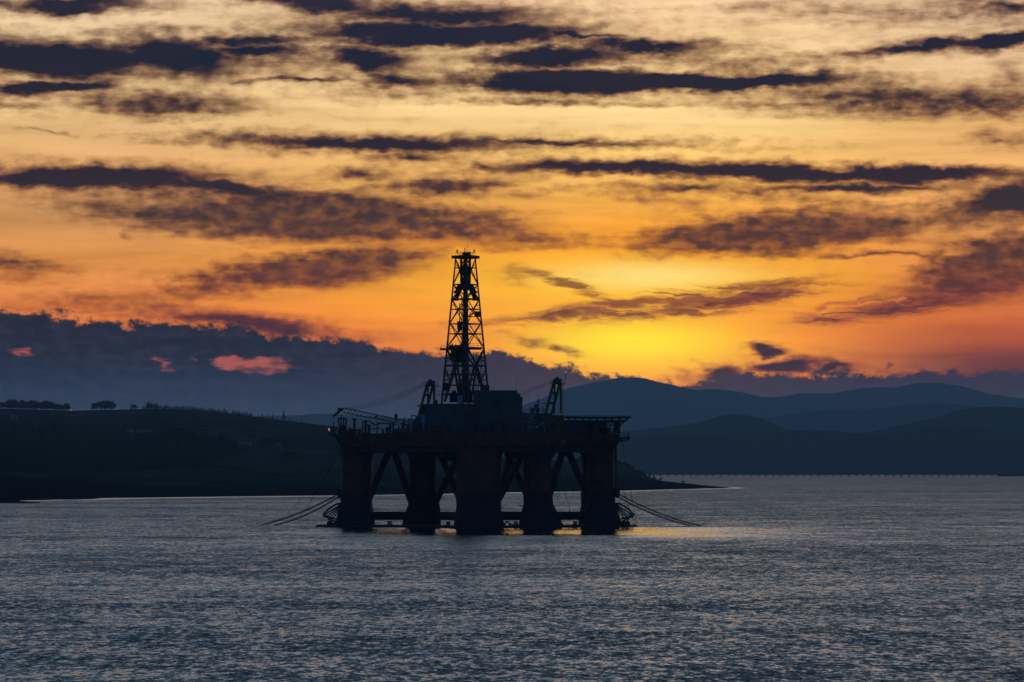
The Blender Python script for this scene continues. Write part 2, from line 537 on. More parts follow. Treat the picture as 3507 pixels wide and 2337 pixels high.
M = {
    'red': mat('red_hull_paint', (0.21, 0.024, 0.009), 0.65, 0, .45, .25, (0.035, 0.010, 0.007)),
    'boot': mat('dark_antifouling', (0.012, 0.011, 0.011), 0.75, 0, .5, .3, (0.022, 0.015, 0.011)),
    'steel': mat('dark_steel', (0.055, 0.05, 0.048), 0.55, .2, .4, .5, (0.08, 0.035, 0.02)),
    'derrick': mat('derrick_steel', (0.07, 0.04, 0.03), 0.5, .2, .4, .5),
    'grey': mat('grey_deck_paint', (0.07, 0.08, 0.09), 0.6, 0, .35, .3, (0.09, 0.05, 0.03)),
    'house': mat('blue_grey_cladding', (0.055, 0.080, 0.105), 0.55, 0, .25, .25, (0.10, 0.10, 0.10)),
    'white': mat('white_paint', (0.26, 0.31, 0.34), 0.5, 0, .2, .4, (0.30, 0.22, 0.16)),
    'tank': mat('pale_blue_tank', (0.20, 0.42, 0.55), 0.45, 0, .2, .4),
    'yellow': mat('crane_yellow', (0.16, 0.080, 0.012), 0.5, 0, .3, .5, (0.06, 0.03, 0.012)),
    'black': mat('black_rubber', (0.012, 0.012, 0.014), 0.8, 0, .3, 1.0),
    'orange': mat('lifeboat_orange', (0.50, 0.12, 0.02), 0.45, 0, .2, .5),
    'rope': mat('wire_rope', (0.05, 0.045, 0.04), 0.6, .3, .3, 2.0),
    'chain': mat('rusty_chain', (0.045, 0.03, 0.022), 0.8, .2, .4, 1.5),
    'glass': mat('dark_window_glass', (0.02, 0.025, 0.03), 0.08, 0, .1, 1.0),
    'concrete': mat('bridge_concrete', (0.16, 0.16, 0.155), 0.85, 0, .2, .1),
    'wall': mat('whitewashed_wall', (0.075, 0.08, 0.08), 0.8, 0, .15, .2),
    'slate': mat('slate_roof', (0.09, 0.095, 0.105), 0.6, 0, .3, .3),
    'bark': mat('bark', (0.05, 0.038, 0.028), 0.9, 0, .3, .5),
    'leafA': mat('broadleaf_foliage', (0.016, 0.026, 0.013), 0.85, 0, .5, .35),
    'leafB': mat('conifer_foliage', (0.012, 0.021, 0.013), 0.9, 0, .5, .35),
    'lamp': mat('lit_lamp', (0.8, 0.6, 0.4), 0.4, 0, .1, 1.0, None, ((1.0, 0.50, 0.22), 0.5)),
    'lampw': mat('lit_white_lamp', (0.8, 0.8, 0.8), 0.4, 0, .1, 1.0, None, ((1.0, 0.88, 0.75), 0.30)),
    'lampr': mat('lit_red_lamp', (0.8, 0.2, 0.1), 0.4, 0, .1, 1.0, None, ((1.0, 0.18, 0.10), 0.5)),
    'gull': mat('gull_feathers', (0.35, 0.35, 0.36), 0.8, 0, .2, 3.0),
}


# land cover: fields, hedges, scrub
def land_mat(name, cols, scale):
    m_ = bpy.data.materials.new(name)
    m_.use_nodes = True
    t = NT(m_.node_tree)
    g = t.n('ShaderNodeNewGeometry')
    P = t.v('MULTIPLY', g.outputs['Position'], (1, .42, 0))
    vo = t.n('ShaderNodeTexVoronoi', feature='F1')
    t.put(vo.inputs['Vector'], P)
    vo.inputs['Scale'].default_value = scale
    sepc = t.n('ShaderNodeSeparateColor')
    t.put(sepc.inputs[0], vo.outputs['Color'])
    f, _ = t.noise(g.outputs['Position'], 0.012, 7.0, 0.65)
    f2, _ = t.noise(g.outputs['Position'], 0.10, 5.0, 0.65)
    c = t.ramp(sepc.outputs[0], [(i / max(1, len(cols) - 1), c_) for i, c_ in enumerate(cols)], 'CONSTANT')
    c = t.mix(t.sm(f, 0.50, 0.60), c, cols[0])
    c = t.mix(1.0, c, t.ramp(f2, [(0.3, (.55, .55, .55)), (0.7, (1.25, 1.25, 1.2))]), 'MULTIPLY')
    b = t.n('ShaderNodeBsdfPrincipled')
    t.put(b.inputs['Base Color'], c)
    b.inputs['Roughness'].default_value = 1.0
    b.inputs['Specular IOR Level'].default_value = 0.0
    o = t.n('ShaderNodeOutputMaterial')
    t.t.links.new(b.outputs[0], o.inputs[0])
    return m_


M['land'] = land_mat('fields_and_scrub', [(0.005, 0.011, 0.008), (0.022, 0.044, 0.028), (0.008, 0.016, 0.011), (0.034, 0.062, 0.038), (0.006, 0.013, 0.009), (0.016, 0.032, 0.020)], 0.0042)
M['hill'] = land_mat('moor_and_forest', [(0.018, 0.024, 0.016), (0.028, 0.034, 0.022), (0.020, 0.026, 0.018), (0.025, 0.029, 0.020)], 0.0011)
M['moor'] = land_mat('haze_paled_moor', [(0.085, 0.095, 0.100), (0.110, 0.115, 0.115), (0.070, 0.080, 0.085), (0.100, 0.105, 0.110)], 0.0007)  # paler, bluish base colour: some of the distance haze painted onto the far ridges
M['shingle'] = land_mat('wet_shingle', [(0.012, 0.012, 0.011), (0.018, 0.017, 0.015), (0.010, 0.011, 0.010)], 0.05)

# shoreline of the near land (photo px -> py)
SHORE = [(-500, 1722), (0, 1717), (200, 1712), (320, 1710), (345, 1706.5), (600, 1703.5), (930, 1699.5), (1200, 1697), (1500, 1692.5), (1750, 1687), (2000, 1683.5), (2150, 1681), (2310, 1676.5), (2420, 1674), (2510, 1671.8)]
RIDGE = [(-500, 1398), (0, 1399), (100, 1402), (240, 1408), (330, 1404), (450, 1402), (540, 1400), (620, 1402), (700, 1407), (800, 1417), (900, 1431), (1000, 1444), (1100, 1456), (1200, 1467), (1300, 1492), (1400, 1520), (1500, 1545), (1600, 1562),
         (1740, 1572), (1850, 1576), (1990, 1584), (2110, 1587), (2140, 1590), (2168, 1610), (2200, 1619), (2222, 1634), (2260, 1645), (2330, 1653), (2420, 1664), (2510, 1672)]


def interp(tab, x):
    return float(np.interp(x, [p[0] for p in tab], [p[1] for p in tab]))


def ridge_Y(px):
    ys = shore_dist(interp(SHORE, px))
    return float(np.interp(px, [-500, 1000, 1500, 1900, 2120, 2300, 2510], [4600, 4500, 4000, 3500, 3150, ys + 120, ys + 25]))


# ------------------------------------------------------------------ water
def water_material():
    m_ = bpy.data.materials.new('rippled_sea_water')
    m_.use_nodes = True
    t = NT(m_.node_tree)
    g = t.n('ShaderNodeNewGeometry')
    P = g.outputs['Position']
    sp = t.n('ShaderNodeSeparateXYZ')
    t.put(sp.inputs[0], P)
    X, Y = sp.outputs[0], sp.outputs[1]
    half = (0.5, 0.5, 0.5)
    _, a = t.noise(t.v('MULTIPLY', P, (0.10, 0.085, 0)), 1.0, 3.0, 0.55)
    _, b = t.noise(t.v('MULTIPLY', P, (1.05, 0.42, 0)), 1.0, 3.0, 0.6)
    _, c = t.noise(t.v('MULTIPLY', P, (3.0, 1.15, 0)), 1.0, 2.0, 0.6)
    s_ = t.v('MULTIPLY', t.v('SUBTRACT', a, half), (0.12, 0.34, 0))
    s_ = t.v('MULTIPLY_ADD', t.v('SUBTRACT', b, half), (0.34, 0.80, 0), s_)
    s_ = t.v('MULTIPLY_ADD', t.v('SUBTRACT', c, half), (0.30, 0.60, 0), s_)
    # wind patches, the lee slick by the rig, the calm strip along the shore
    wp, _ = t.noise(t.v('MULTIPLY', P, (0.0045, 0.0110, 0)), 1.0, 4.0, 0.55)
    wind = t.sm(wp, 0.3, 0.7, 0.78, 1.16)
    wl, _ = t.noise(t.v('MULTIPLY', P, (0.012, 0.05, 0)), 1.0, 3.0, 0.6)
    Yw = t.m('MULTIPLY_ADD', t.m('SUBTRACT', wl, 0.5), 120.0, Y)
    Yw = t.m('MULTIPLY_ADD', t.m('MAXIMUM', X, 0.0), 0.55, Yw)
    slick = t.m('MULTIPLY', t.sm(Yw, 800, 925), t.sm(Y, 1012, 985))
    slick = t.m('MULTIPLY', slick, t.m('MULTIPLY', t.sm(X, -75, -5), t.sm(X, 120, 30)))
    shore = t.curve(X, [(at(px, 1603, shore_dist(py)).x, shore_dist(py)) for px, py in SHORE if px > -400], -420, 215, 1500, 3100)
    dist = t.m('SUBTRACT', shore, Y)
    calm2 = t.m('MULTIPLY', t.m('MULTIPLY', t.sm(dist, 130, 20), t.sm(dist, -200, -60)), t.m('MULTIPLY', t.m('LESS_THAN', X, 212.0), t.sm(wp, 0.30, 0.55, 0.35, 1.0)))
    calm = t.m('SUBTRACT', 1.0, t.m('MAXIMUM', t.m('MULTIPLY', slick, 0.82), t.m('MULTIPLY', calm2, 0.72)))
    k = t.m('MULTIPLY', t.m('MULTIPLY', wind, calm), t.lin(Y, 280, 2500, 0.90, 1.28))
    s_ = t.v('SCALE', t.v('ADD', s_, (0, 0.210, 0)), scale=k)
    n_ = t.v('NORMALIZE', t.v('ADD', t.v('MULTIPLY', s_, (-1, -1, 0)), (0, 0, 1)))
    bs = t.n('ShaderNodeBsdfPrincipled')
    bs.inputs['Base Color'].default_value = (0.004, 0.010, 0.018, 1)
    bs.inputs['Roughness'].default_value = 0.06
    bs.inputs['IOR'].default_value = 1.333
    t.put(bs.inputs['Normal'], n_)
    o = t.n('ShaderNodeOutputMaterial')
    t.t.links.new(bs.outputs[0], o.inputs[0])
    return m_


M['water'] = water_material()
wb = MB()
wb.add([(-9000, -150, 0), (9000, -150, 0), (9000, 20300, 0), (-9000, 20300, 0)], [(0, 1, 2, 3)])
sea = wb.build('water', M['water'])
tag(sea, 'wind-rippled grey blue water of the firth', None, None, 'structure')
for p in sea.data.polygons:
    if p.normal.z < 0: p.flip()


# ------------------------------------------------------------------ land
def sheet(name, rows, m_, label):
    """rows: list of equally long lists of points"""
    n = len(rows[0])
    vs = [p for r in rows for p in r]
    fs = [(i * n + k, i * n + k + 1, (i + 1) * n + k + 1, (i + 1) * n + k) for i in range(len(rows) - 1) for k in range(n - 1)]
    b = MB()
    b.add(vs, fs)
    o = b.build(name, m_, smooth=True)
    if sum(p.normal.z for p in o.data.polygons) < 0:
        o.data.flip_normals()
    return tag(o, label, None, None, 'structure')


def fnoise(x, y, seed=0.0):
    from mathutils import noise as mn
    return mn.fractal(Vector((x, y, seed)), 0.9, 2.0, 5)


cols = [px for px in np.arange(-500, 2511, 14)]


def land_point(px, t):
    sy = shore_dist(interp(SHORE, px))
    ry = ridge_Y(px)
    zr = zat(interp(RIDGE, px), ry)
    tt = min(max(t, 0.0), 1.0)
    Y = sy + (ry - sy) * tt
    bank = min(3.5, zr * .4) * min(1.0, max(0.0, (Y - sy - 8) / 30.0))
    prof = 0.80 * tt ** 1.12 + 0.20 * (0.5 - 0.5 * math.cos(math.pi * tt))
    z = bank + max(zr - bank, 0) * prof
    X = (px - CX) / FPX * Y
    wob = fnoise(X / 420.0, Y / 420.0, 3.1) * 7.0 * math.sin(math.pi * tt) * min(1.0, zr / 40.0)
    z = z + wob + fnoise(X / 60, Y / 60, 1.0) * .6 * min(1.0, tt * 12)
    return at(px, 1603, Y).x, Y, z


rows = []
rows.append([(land_point(px, 0)[0], land_point(px, 0)[1] - 6, -0.8) for px in cols])
for t_ in [0, .004, .010, .02, .04, .07, .11, .16, .22, .28, .35, .42, .5, .58, .66, .74, .82, .89, .95, 1.0]:
    rows.append([land_point(px, t_) for px in cols])
for dY, fz in ((200, .93), (500, .7), (1100, .1)):
    rows.append([(land_point(px, 1.0)[0], land_point(px, 1)[1] + dY, land_point(px, 1)[2] * fz - (1.2 if dY > 1000 else 0)) for px in cols])
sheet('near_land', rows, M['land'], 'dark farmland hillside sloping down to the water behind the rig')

# low spit in the left corner of the bay
sp_cols = np.linspace(-300, 142, 60)
rows = []
for k, (dy, z) in enumerate(((-8, -.6), (0, .15), (14, .75), (34, .9), (60, .5), (75, -.6))):
    r = []
    for px in sp_cols:
        e = min(1.0, max(0.0, (140 - px) / 90.0)) ** 0.7
        Y = shore_dist(1723.5 - .004 * px) + dy * (0.15 + .85 * e)
        zz = z * (0.25 + 0.75 * e) + (fnoise(px / 9.0, k * .7) * .25 * e if z > 0 else 0)
        r.append((at(px, 1603, Y).x, Y, zz - (0.5 if px > 139 else 0)))
    rows.append(r)
sheet('shingle_spit', rows, M['shingle'], 'low dark shingle spit in the water at the left edge')

# far hills, nearest first: (distance, depth of the front slope, ridge line)
q = 1.4904
HILLS = [
    (8900, 320, [(-800, 1560), (900, 1530), (1500, 1530), (1950, 1512), (2100, 1500), (2280, 1496), (2420, 1490), (2560, 1480), (2700, 1474), (2760, 1473), (2860, 1478), (2967, 1488), (3050, 1485), (3117, 1479), (3200, 1466), (3266, 1463), (3350, 1470), (3440, 1481), (3507, 1480), (4200, 1470)], 'long low dark hill just behind the road bridge'),
    (10600, 1200, [(-800, 1560), (1500, 1540), (2150, 1475), (2300, 1462), (2400, 1446), (2460, 1426), (2507, 1418), (2570, 1424), (2620, 1440), (2680, 1474), (2800, 1500), (2980, 1480), (3100, 1452), (3200, 1432), (3290, 1404), (3356, 1394), (3430, 1394), (3507, 1399), (4200, 1410)], 'middle hill with two rounded tops behind the low dark hill'),
    (13600, 1400, [(-800, 1560), (1500, 1540), (1900, 1500), (2200, 1470), (2500, 1450), (2640, 1432), (2760, 1410), (2850, 1404), (2950, 1406), (3060, 1392), (3180, 1380), (3260, 1384), (3400, 1402), (3507, 1416), (4200, 1440)], 'faint inner ridge below the mountain skyline'),
    (18500, 2300, [(-800, 1440), (200, 1440), (1000, 1424), (1100, 1416), (1200, 1422), (1500, 1440), (1700, 1420), (1840, 1372), (1930, 1334), (2000, 1318), (2080, 1301), (2146, 1292), (2200, 1296), (2240, 1305), (2330, 1328), (2385, 1337), (2430, 1334), (2475, 1334), (2520, 1341), (2563, 1353),
                   (2630, 1364), (2700, 1356), (2757, 1346), (2830, 1349), (2880, 1345), (2921, 1334), (2990, 1326), (3060, 1330), (3130, 1314), (3200, 1312), (3280, 1322), (3353, 1346), (3430, 1358), (3507, 1369), (4200, 1420)], 'far mountain ridge along the horizon under the glowing sky'),
]
for i, (Yd, dep, tab, lab) in enumerate(HILLS):
    rows = []
    pxs = np.arange(-800, 4201, 16)
    xs = np.array([p[0] for p in tab], float)
    ys = np.array([p[1] for p in tab], float)
    ridge = np.interp(pxs, xs, ys)
    ker = np.hanning(7)
    ridge = np.convolve(np.pad(ridge, 3, 'edge'), ker / ker.sum(), 'valid')
    zr = [zat(p + fnoise(px / 60.0, i) * 2.2 + fnoise(px / 9.0, i + 5) * 0.9, Yd) for px, p in zip(pxs, ridge)]
    for f in (-1.02, -1.0, -.85, -.7, -.55, -.4, -.28, -.16, -.07, 0, .08, .2, .4, .6):
        r = []
        for px, z in zip(pxs, zr):
            X = (px - CX) / FPX * Yd
            Y = Yd + f * dep
            hh = math.cos(min(1.0, abs(f)) * math.pi / 2) ** 1.15 if f < 0 else max(0, 1 - f * 1.1)
            zz = z * hh + fnoise(X / 700.0, Y / 500.0, 9 + i) * z * .10 * (1 - hh) * (1 if f > -1 else 0)
            r.append((X, Y, zz - (2.0 if f < -1 or f > .5 else 0)))
        rows.append(r)
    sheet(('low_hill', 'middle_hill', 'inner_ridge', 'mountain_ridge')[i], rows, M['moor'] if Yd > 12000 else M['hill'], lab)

# ------------------------------------------------------------------ bridge
BY = 7000.0
deck_z0, deck_z1 = zat(1625.5, BY), zat(1621.5, BY)
x0, x1 = at(2196, 1620, BY).x, at(3426, 1620, BY).x
bridge = empty('road_bridge', ((x0 + x1) / 2, BY, 0))
tag(bridge, 'long low road bridge on many short piers far across the water', 'bridge')
b = MB()
b.box(((x0 + x1) / 2, BY, (deck_z0 + deck_z1) / 2), (x1 - x0, 9.0, deck_z1 - deck_z0))
b.build('deck', M['concrete'], bridge)
b = MB()
b.box(((x0 + x1) / 2, BY - 4.2, deck_z1 + .45), (x1 - x0, .3, .9))
b.box(((x0 + x1) / 2, BY + 4.2, deck_z1 + .45), (x1 - x0, .3, .9))
b.build('parapet', M['concrete'], bridge)
pier_b = MB()
pxm = at(2211, 1620, BY).x
pier_b.box((pxm, BY, deck_z0 / 2 - .8), (2.4, 6.0, deck_z0 + 1.6))
pier_b.box((pxm, BY, deck_z0 - .5), (3.4, 8.4, .9))
pier_b.box((pxm, BY, .5), (3.6, 7.4, 1.6))
pier = pier_b.build('pier', M['concrete'], bridge, loc=(pxm, BY, 0))
for k in range(1, 47):
    c_ = pier.copy()
    C.objects.link(c_)
    c_.parent = bridge
    c_.location = (at(2211 + 25.75 * k, 1620, BY).x - bridge.location.x, 0, 0)
# causeway at the right end
rows = []
for dy, z in ((-14, -.6), (-10, .4), (-5, deck_z1 - .6), (5, deck_z1 - .6), (10, .4), (14, -.6)):
    rows.append([(at(px, 1603, BY).x, BY + dy, z) for px in np.linspace(3418, 3900, 24)])
sheet('causeway', rows, M['shingle'], 'dark causeway bank at the right end of the bridge')

# ------------------------------------------------------------------ trees, houses
def leaf_cloud(b, blobs, n, size, rng):
    for (cx, cy, cz, rx, ry, rz) in blobs:
        for _ in range(n):
            while True:
                p = Vector((rng.uniform(-1, 1), rng.uniform(-1, 1), rng.uniform(-1, 1)))
                if 0.25 < p.length < 1: break
            c = Vector((cx + p.x * rx, cy + p.y * ry, cz + p.z * rz))
            a = Vector((rng.uniform(-1, 1), rng.uniform(-1, 1), rng.uniform(-1, 1))).normalized()
            e = a.cross(Vector((rng.uniform(-1, 1), rng.uniform(-1, 1), rng.uniform(-1, 1)))).normalized()
            s = size * rng.uniform(.6, 1.4)
            b.add([c - a * s - e * s * .5, c + a * s - e * s * .5, c + a * s + e * s * .5, c - a * s + e * s * .5], [(0, 1, 2, 3)])


def broadleaf(name, rng, h):
    """tapered trunk with limbs, crown of many leaf clumps; about h metres"""
    t = MB()
    t.bar((0, 0, -0.6), (0, 0, h * .4), h * .035, 7, h * .022)
    blobs = []
    for k in range(13):
        an = rng.uniform(0, 6.28)
        rr = h * rng.uniform(.08, .33)
        zz = h * rng.uniform(.26, .84)
        p = (math.cos(an) * rr, math.sin(an) * rr, zz)
        t.bar((0, 0, h * rng.uniform(.25, .4)), p, h * .016, 5, h * .005)
        q_ = h * rng.uniform(.13, .21)
        blobs.append((*p, q_ * 1.15, q_ * 1.15, q_ * .85))
    c = MB()
    leaf_cloud(c, blobs, 44, h * .042, rng)
    return t, c


def conifer(name, rng, h):
    t = MB()
    t.bar((0, 0, -0.6), (0, 0, h * .97), h * .022, 6, h * .004)
    c = MB()
    nl = 13
    for k in range(nl):
        f = k / (nl - 1)
        z = h * (.16 + .82 * f)
        rad = h * (.22 * (1 - f) + .015) * rng.uniform(.75, 1.2)
        for j in range(9):
            an = rng.uniform(0, 6.28)
            d = Vector((math.cos(an), math.sin(an), -.35))
            p0, p1 = Vector((0, 0, z)), Vector((0, 0, z)) + d * rad * rng.uniform(.65, 1.1)
            e = Vector((-math.sin(an), math.cos(an), 0)) * h * .028
            c.add([p0 - e * .5, p1 - e * .7, p1 + e * .7 - Vector((0, 0, h * .01)), p0 + e * .5 + Vector((0, 0, h * .03))], [(0, 1, 2, 3)])
            c.add([p0, p1 - Vector((0, 0, h * .03)), p1 + Vector((0, 0, h * .02)), p0 + Vector((0, 0, h * .04))], [(0, 1, 2, 3)])
    return t, c


rng = random.Random(3)
protos = {'broad': [], 'conifer': []}


def plant_tree(kind, px, base, hpx, Y, label, group, sx=1.0):
    """base: ground height; hpx: height in photo pixels"""
    h = hpx * 1.3 / FPX * Y
    lst = protos[kind]
    X = at(px, 1603, Y).x
    nm = 'broadleaf_tree' if kind == 'broad' else 'conifer_tree'
    if len(lst) < 6:
        t, c = (broadleaf if kind == 'broad' else conifer)(nm, rng, 10.0)
        root = empty(nm, (0, 0, 0))
        tr_ = t.build('trunk', M['bark'], root)
        cr_ = c.build('crown', M['leafA' if kind == 'broad' else 'leafB'], root)
        lst.append((root, tr_, cr_))
    else:
        src = lst[rng.randrange(6)]
        root = src[0].copy()
        C.objects.link(root)
        for ch in src[1:]:
            d = ch.copy()
            C.objects.link(d)
            d.parent = root
    root.location = (X, Y, base)
    root.scale = (h / 10.0 * sx, h / 10.0 * sx, h / 10.0)
    root.rotation_euler = (0, 0, rng.uniform(0, 6.28))
    tag(root, label, 'tree', group)
    return root


def on_ridge(px, dY=0.0):
    x, Y, z = land_point(px, 1.0)
    return Y + dY, z


G1 = 'trees along the left hilltop'
for px, h in [(6, 15), (22, 18), (44, 22), (56, 18), (68, 20), (78, 15), (96, 17), (110, 20), (124, 18), (142, 17), (158, 20), (172, 18), (186, 15), (203, 14), (216, 12), (230, 12)]:
    Y, z = on_ridge(px)
    plant_tree('broad', px, z - .8, h * 1.35, Y, 'dark tree in the dense row on the hilltop left of the hill lamp', G1, 1.35)
for k in range(26):
    px = 2 + k * 9.1 + rng.uniform(-3, 3)
    Y, z = on_ridge(px, rng.uniform(-90, 20))
    plant_tree('broad', px, z - .8, rng.uniform(14, 25), Y, 'dark tree in the dense row on the hilltop left of the hill lamp', G1, 1.0)
for px, h in [(328, 20), (345, 25), (362, 25), (380, 24)]:
    Y, z = on_ridge(px)
    plant_tree('broad', px, z - .8, h * 1.1, Y, 'large spreading tree in the isolated hilltop clump', 'hilltop clump of spreading trees', 1.55)
for px, h, k in [(450, 19, 'conifer'), (461, 15, 'broad')]:
    Y, z = on_ridge(px)
    plant_tree(k, px, z - .8, h, Y, ('pointed conifer standing just right of the hilltop clump' if k == 'conifer' else 'small round tree beside the pointed hilltop conifer'), None, 1.2)
G2 = 'conifers along the falling ridge'
px = 490.0
while px < 865:
    h = rng.uniform(7, 13) + (8 if 500 < px < 535 else 0)
    Y, z = on_ridge(px, rng.uniform(-60, 30))
    if not 783 < px < 792:
        plant_tree('conifer', px, z - .6, h, Y, 'small conifer in the ragged line along the falling ridge', G2, 1.25)
    px += rng.uniform(3.2, 6.2)
for px, h in [(884, 9), (897, 15), (904, 9), (917, 14), (925, 9), (934, 16), (948, 12), (990, 10), (1003, 9), (1016, 8), (1032, 12), (1058, 7), (1085, 6)]:
    Y, z = on_ridge(px)
    plant_tree('conifer', px, z - .6, h, Y, 'scattered conifer on the low end of the ridge near the rig', 'scattered conifers at the low end of the ridge', .9)
Y, z = on_ridge(971)
plant_tree('conifer', 971, z - .6, 30, Y, 'tallest lone spruce on the ridge left of the rig', None, 1.0)


def on_land(px, py):
    """the point of the land seen at (px, py)"""
    best = None
    for k in range(1, 400):
        t_ = k / 400.0
        x, Y, z = land_point(px, t_)
        d = zat(py, Y) - z
        if d <= 0:
            return Y, z
    return land_point(px, 1.0)[1], land_point(px, 1.0)[2]


G3 = 'field trees on the slope'
for px, py, h, sx, lab in [(62, 1500, 46, 1.2, 'broad dark tree on the slope nearest the left edge'), (88, 1498, 42, 1.3, 'broad dark tree second from the left on the slope'),
                           (140, 1500, 30, 1.3, 'low tree between two taller ones on the left slope'), (170, 1502, 48, 1.3, 'tall dark tree at the middle of the left slope group'), (200, 1505, 36, 1.3, 'rounded tree at the right of the left slope group'),
                           (240, 1492, 26, 1.5, 'small spreading tree above the left slope group'), (568, 1528, 54, 1.2, 'left tree of the tall copse on the middle slope'), (596, 1530, 58, 1.2, 'tallest tree of the copse on the middle slope'),
                           (625, 1530, 56, 1.2, 'third tree of the copse on the middle slope'), (652, 1530, 50, 1.2, 'right tree of the copse on the middle slope'), (520, 1530, 22, 1.6, 'low bushy tree left of the middle copse'),
                           (698, 1532, 40, 1.2, 'thin tree between the copse and the round oak'), (722, 1534, 36, 1.2, 'second thin tree between the copse and the round oak'), (760, 1545, 50, 1.35, 'big round oak right of the middle copse'), (786, 1545, 34, 1.3, 'smaller tree leaning on the round oak'),
                           (838, 1500, 24, 1.2, 'small tree on the upper field right of the oak'), (860, 1510, 20, 1.6, 'hedgerow bush on the upper field'), (985, 1578, 28, 1.5, 'round bush on the low field left of the rig'), (1010, 1580, 20, 1.4, 'small bush beside the round one on the low field'),
                           (150, 1684, 22, 2.0, 'wide shoreline bush at the lower left'), (275, 1540, 20, 1.8, 'hedge tree low on the left slope')]:
    Y, z = on_land(px, py)
    plant_tree('broad', px, z - .8, h, Y, lab, G3, sx)
G4 = 'hedgerow trees'
for k in range(46):
    px = 900 + k * 6.4 + rng.uniform(-2, 2)
    Y, z = on_land(px, 1522 + .02 * (px - 900) + rng.uniform(-3, 3))
    plant_tree('broad', px, z - .6, rng.uniform(14, 26), Y, 'dark tree in the hedgerow band running behind the left of the rig', G4, 1.4)
for px, h, lab, k in [(2224, 22, 'bare slender tree at the foot of the wooded bluff', 'conifer'), (2242, 8, 'left low bush on the sandy point', 'broad'), (2262, 8, 'middle low bush on the sandy point', 'broad'), (2341, 8, 'lone bush farther out on the sandy point', 'broad')]:
    Y, z = on_ridge(px)
    plant_tree(k, px, z - .4, h, Y, lab, 'bushes on the point', 1.5 if k == 'broad' else .8)
G5 = 'trees on the bluff'
for k in range(38):
    px = 1960 + k * 6.6 + rng.uniform(-2, 2)
    Y, z = on_ridge(px, -20)
    plant_tree('broad', px, z - 2.5, rng.uniform(9, 16) + (8 if 1975 < px < 2000 else 0), Y, 'tree of the wood on the bluff at the right of the rig', G5, 1.5)


def cottage(px, py, wpx, label, wall=None, rz=0.0):
    Y, z = on_land(px, py)
    k = Y / FPX
    L, D, H = wpx * k, 7.0, 3.4
    X = at(px, 1603, Y).x
    o = empty('cottage', (X, Y, z - .3))
    tag(o, label, 'house', 'farm buildings on the hillside')
    b = MB()
    b.box((X, Y, z - .3 + H / 2), (L, D, H), rz)
    b.build('wall', wall or M['wall'], o)
    b = MB()
    c_, s_ = math.cos(rz), math.sin(rz)
    pts = []
    for (ex, ey, ez) in ((-L / 2 - .3, -D / 2 - .3, H + .003), (L / 2 + .3, -D / 2 - .3, H + .003), (L / 2 + .3, D / 2 + .3, H + .003), (-L / 2 - .3, D / 2 + .3, H + .003), (-L / 2 - .3, 0, H + 2.9), (L / 2 + .3, 0, H + 2.9)):
        pts.append((X + ex * c_ - ey * s_, Y + ex * s_ + ey * c_, z - .3 + ez))
    b.add(pts, [(0, 1, 5, 4), (2, 3, 4, 5), (0, 4, 3), (1, 2, 5), (3, 2, 1, 0)])
    rf = b.build('roof', M['slate'], o)
    b = MB()
    b.box((X - L * .35 * c_, Y - L * .35 * s_, z + H + 2.9), (.9, .9, 1.6))
    b.build('chimney', M['wall'], rf)
    for k_ in (-.28, 0, .28):
        b = MB()
        b.box((X + L * k_ * c_ + s_ * (D / 2 + .03), Y + L * k_ * s_ - c_ * (D / 2 + .03), z + 1.5), (.9, .08, 1.2), rz)
        b.build('window', M['glass'], o)
    return o


cottage(444, 1489, 18, 'pale gabled cottage at the left of the farm on the slope')
cottage(484, 1492, 34, 'long pale farmhouse between two cottages on the slope')
cottage(512, 1490, 14, 'small pale cottage at the right of the farm on the slope')
cottage(38, 1480, 20, 'white house near the left edge with a lit lamp beside it')
cottage(46, 1440, 18, 'dim house high on the slope near the left edge')
cottage(838, 1536, 40, 'long low barn in the field right of the round oak')
cottage(955, 1540, 16, 'small pale shed in the field left of the rig')
cottage(1170, 1546, 14, 'white cottage seen just beside the left corner column of the rig')


def lamp_post(px, py, h, m_, label, r=.8):
    Y, z = on_land(px, py)
    X = at(px, 1603, Y).x
    o = empty('street_lamp', (X, Y, z))
    tag(o, label, 'lamp', 'lit lamps on the hillside')
    b = MB()
    b.bar((X, Y, z - .5), (X, Y, z + h), .10, 6, .07)
    b.bar((X, Y, z + h), (X, Y - 1.2, z + h + .2), .06, 5)
    b.build('pole', M['steel'], o)
    b = MB()
    b.ball((X, Y - 1.3, z + h + .05), r, 8, 5, .6)
    b.build('lamp_head', m_, o)


lamp_post(243, 1418, 5, M['lamp'], 'orange lit lamp on the hilltop beside the dense row of trees', 1.0)
lamp_post(47, 1486, 5, M['lampw'], 'white lit lamp beside the white house at left', .8)

# ------------------------------------------------------------------ drilling rig
RY = 1000.0
MP = RY / FPX                                  # metres per photo pixel at the rig


def rg(px, py, d=0.0):
    return at(px, py, RY + d)


rig = empty('drilling_rig', (rg(1640, 1805).x, RY, 0))
tag(rig, 'rust red semi-submersible drilling rig with lattice derrick standing in the firth', 'oil rig')


def rpart(b, name, m_, parent=rig, label=None, smooth=False):
    o = b.build(name, m_, parent, smooth=smooth)
    if label: o['label'] = label
    return o


ZD0, ZD1 = zat(1530, 985), zat(1484, 985)      # underside and top of the hull box


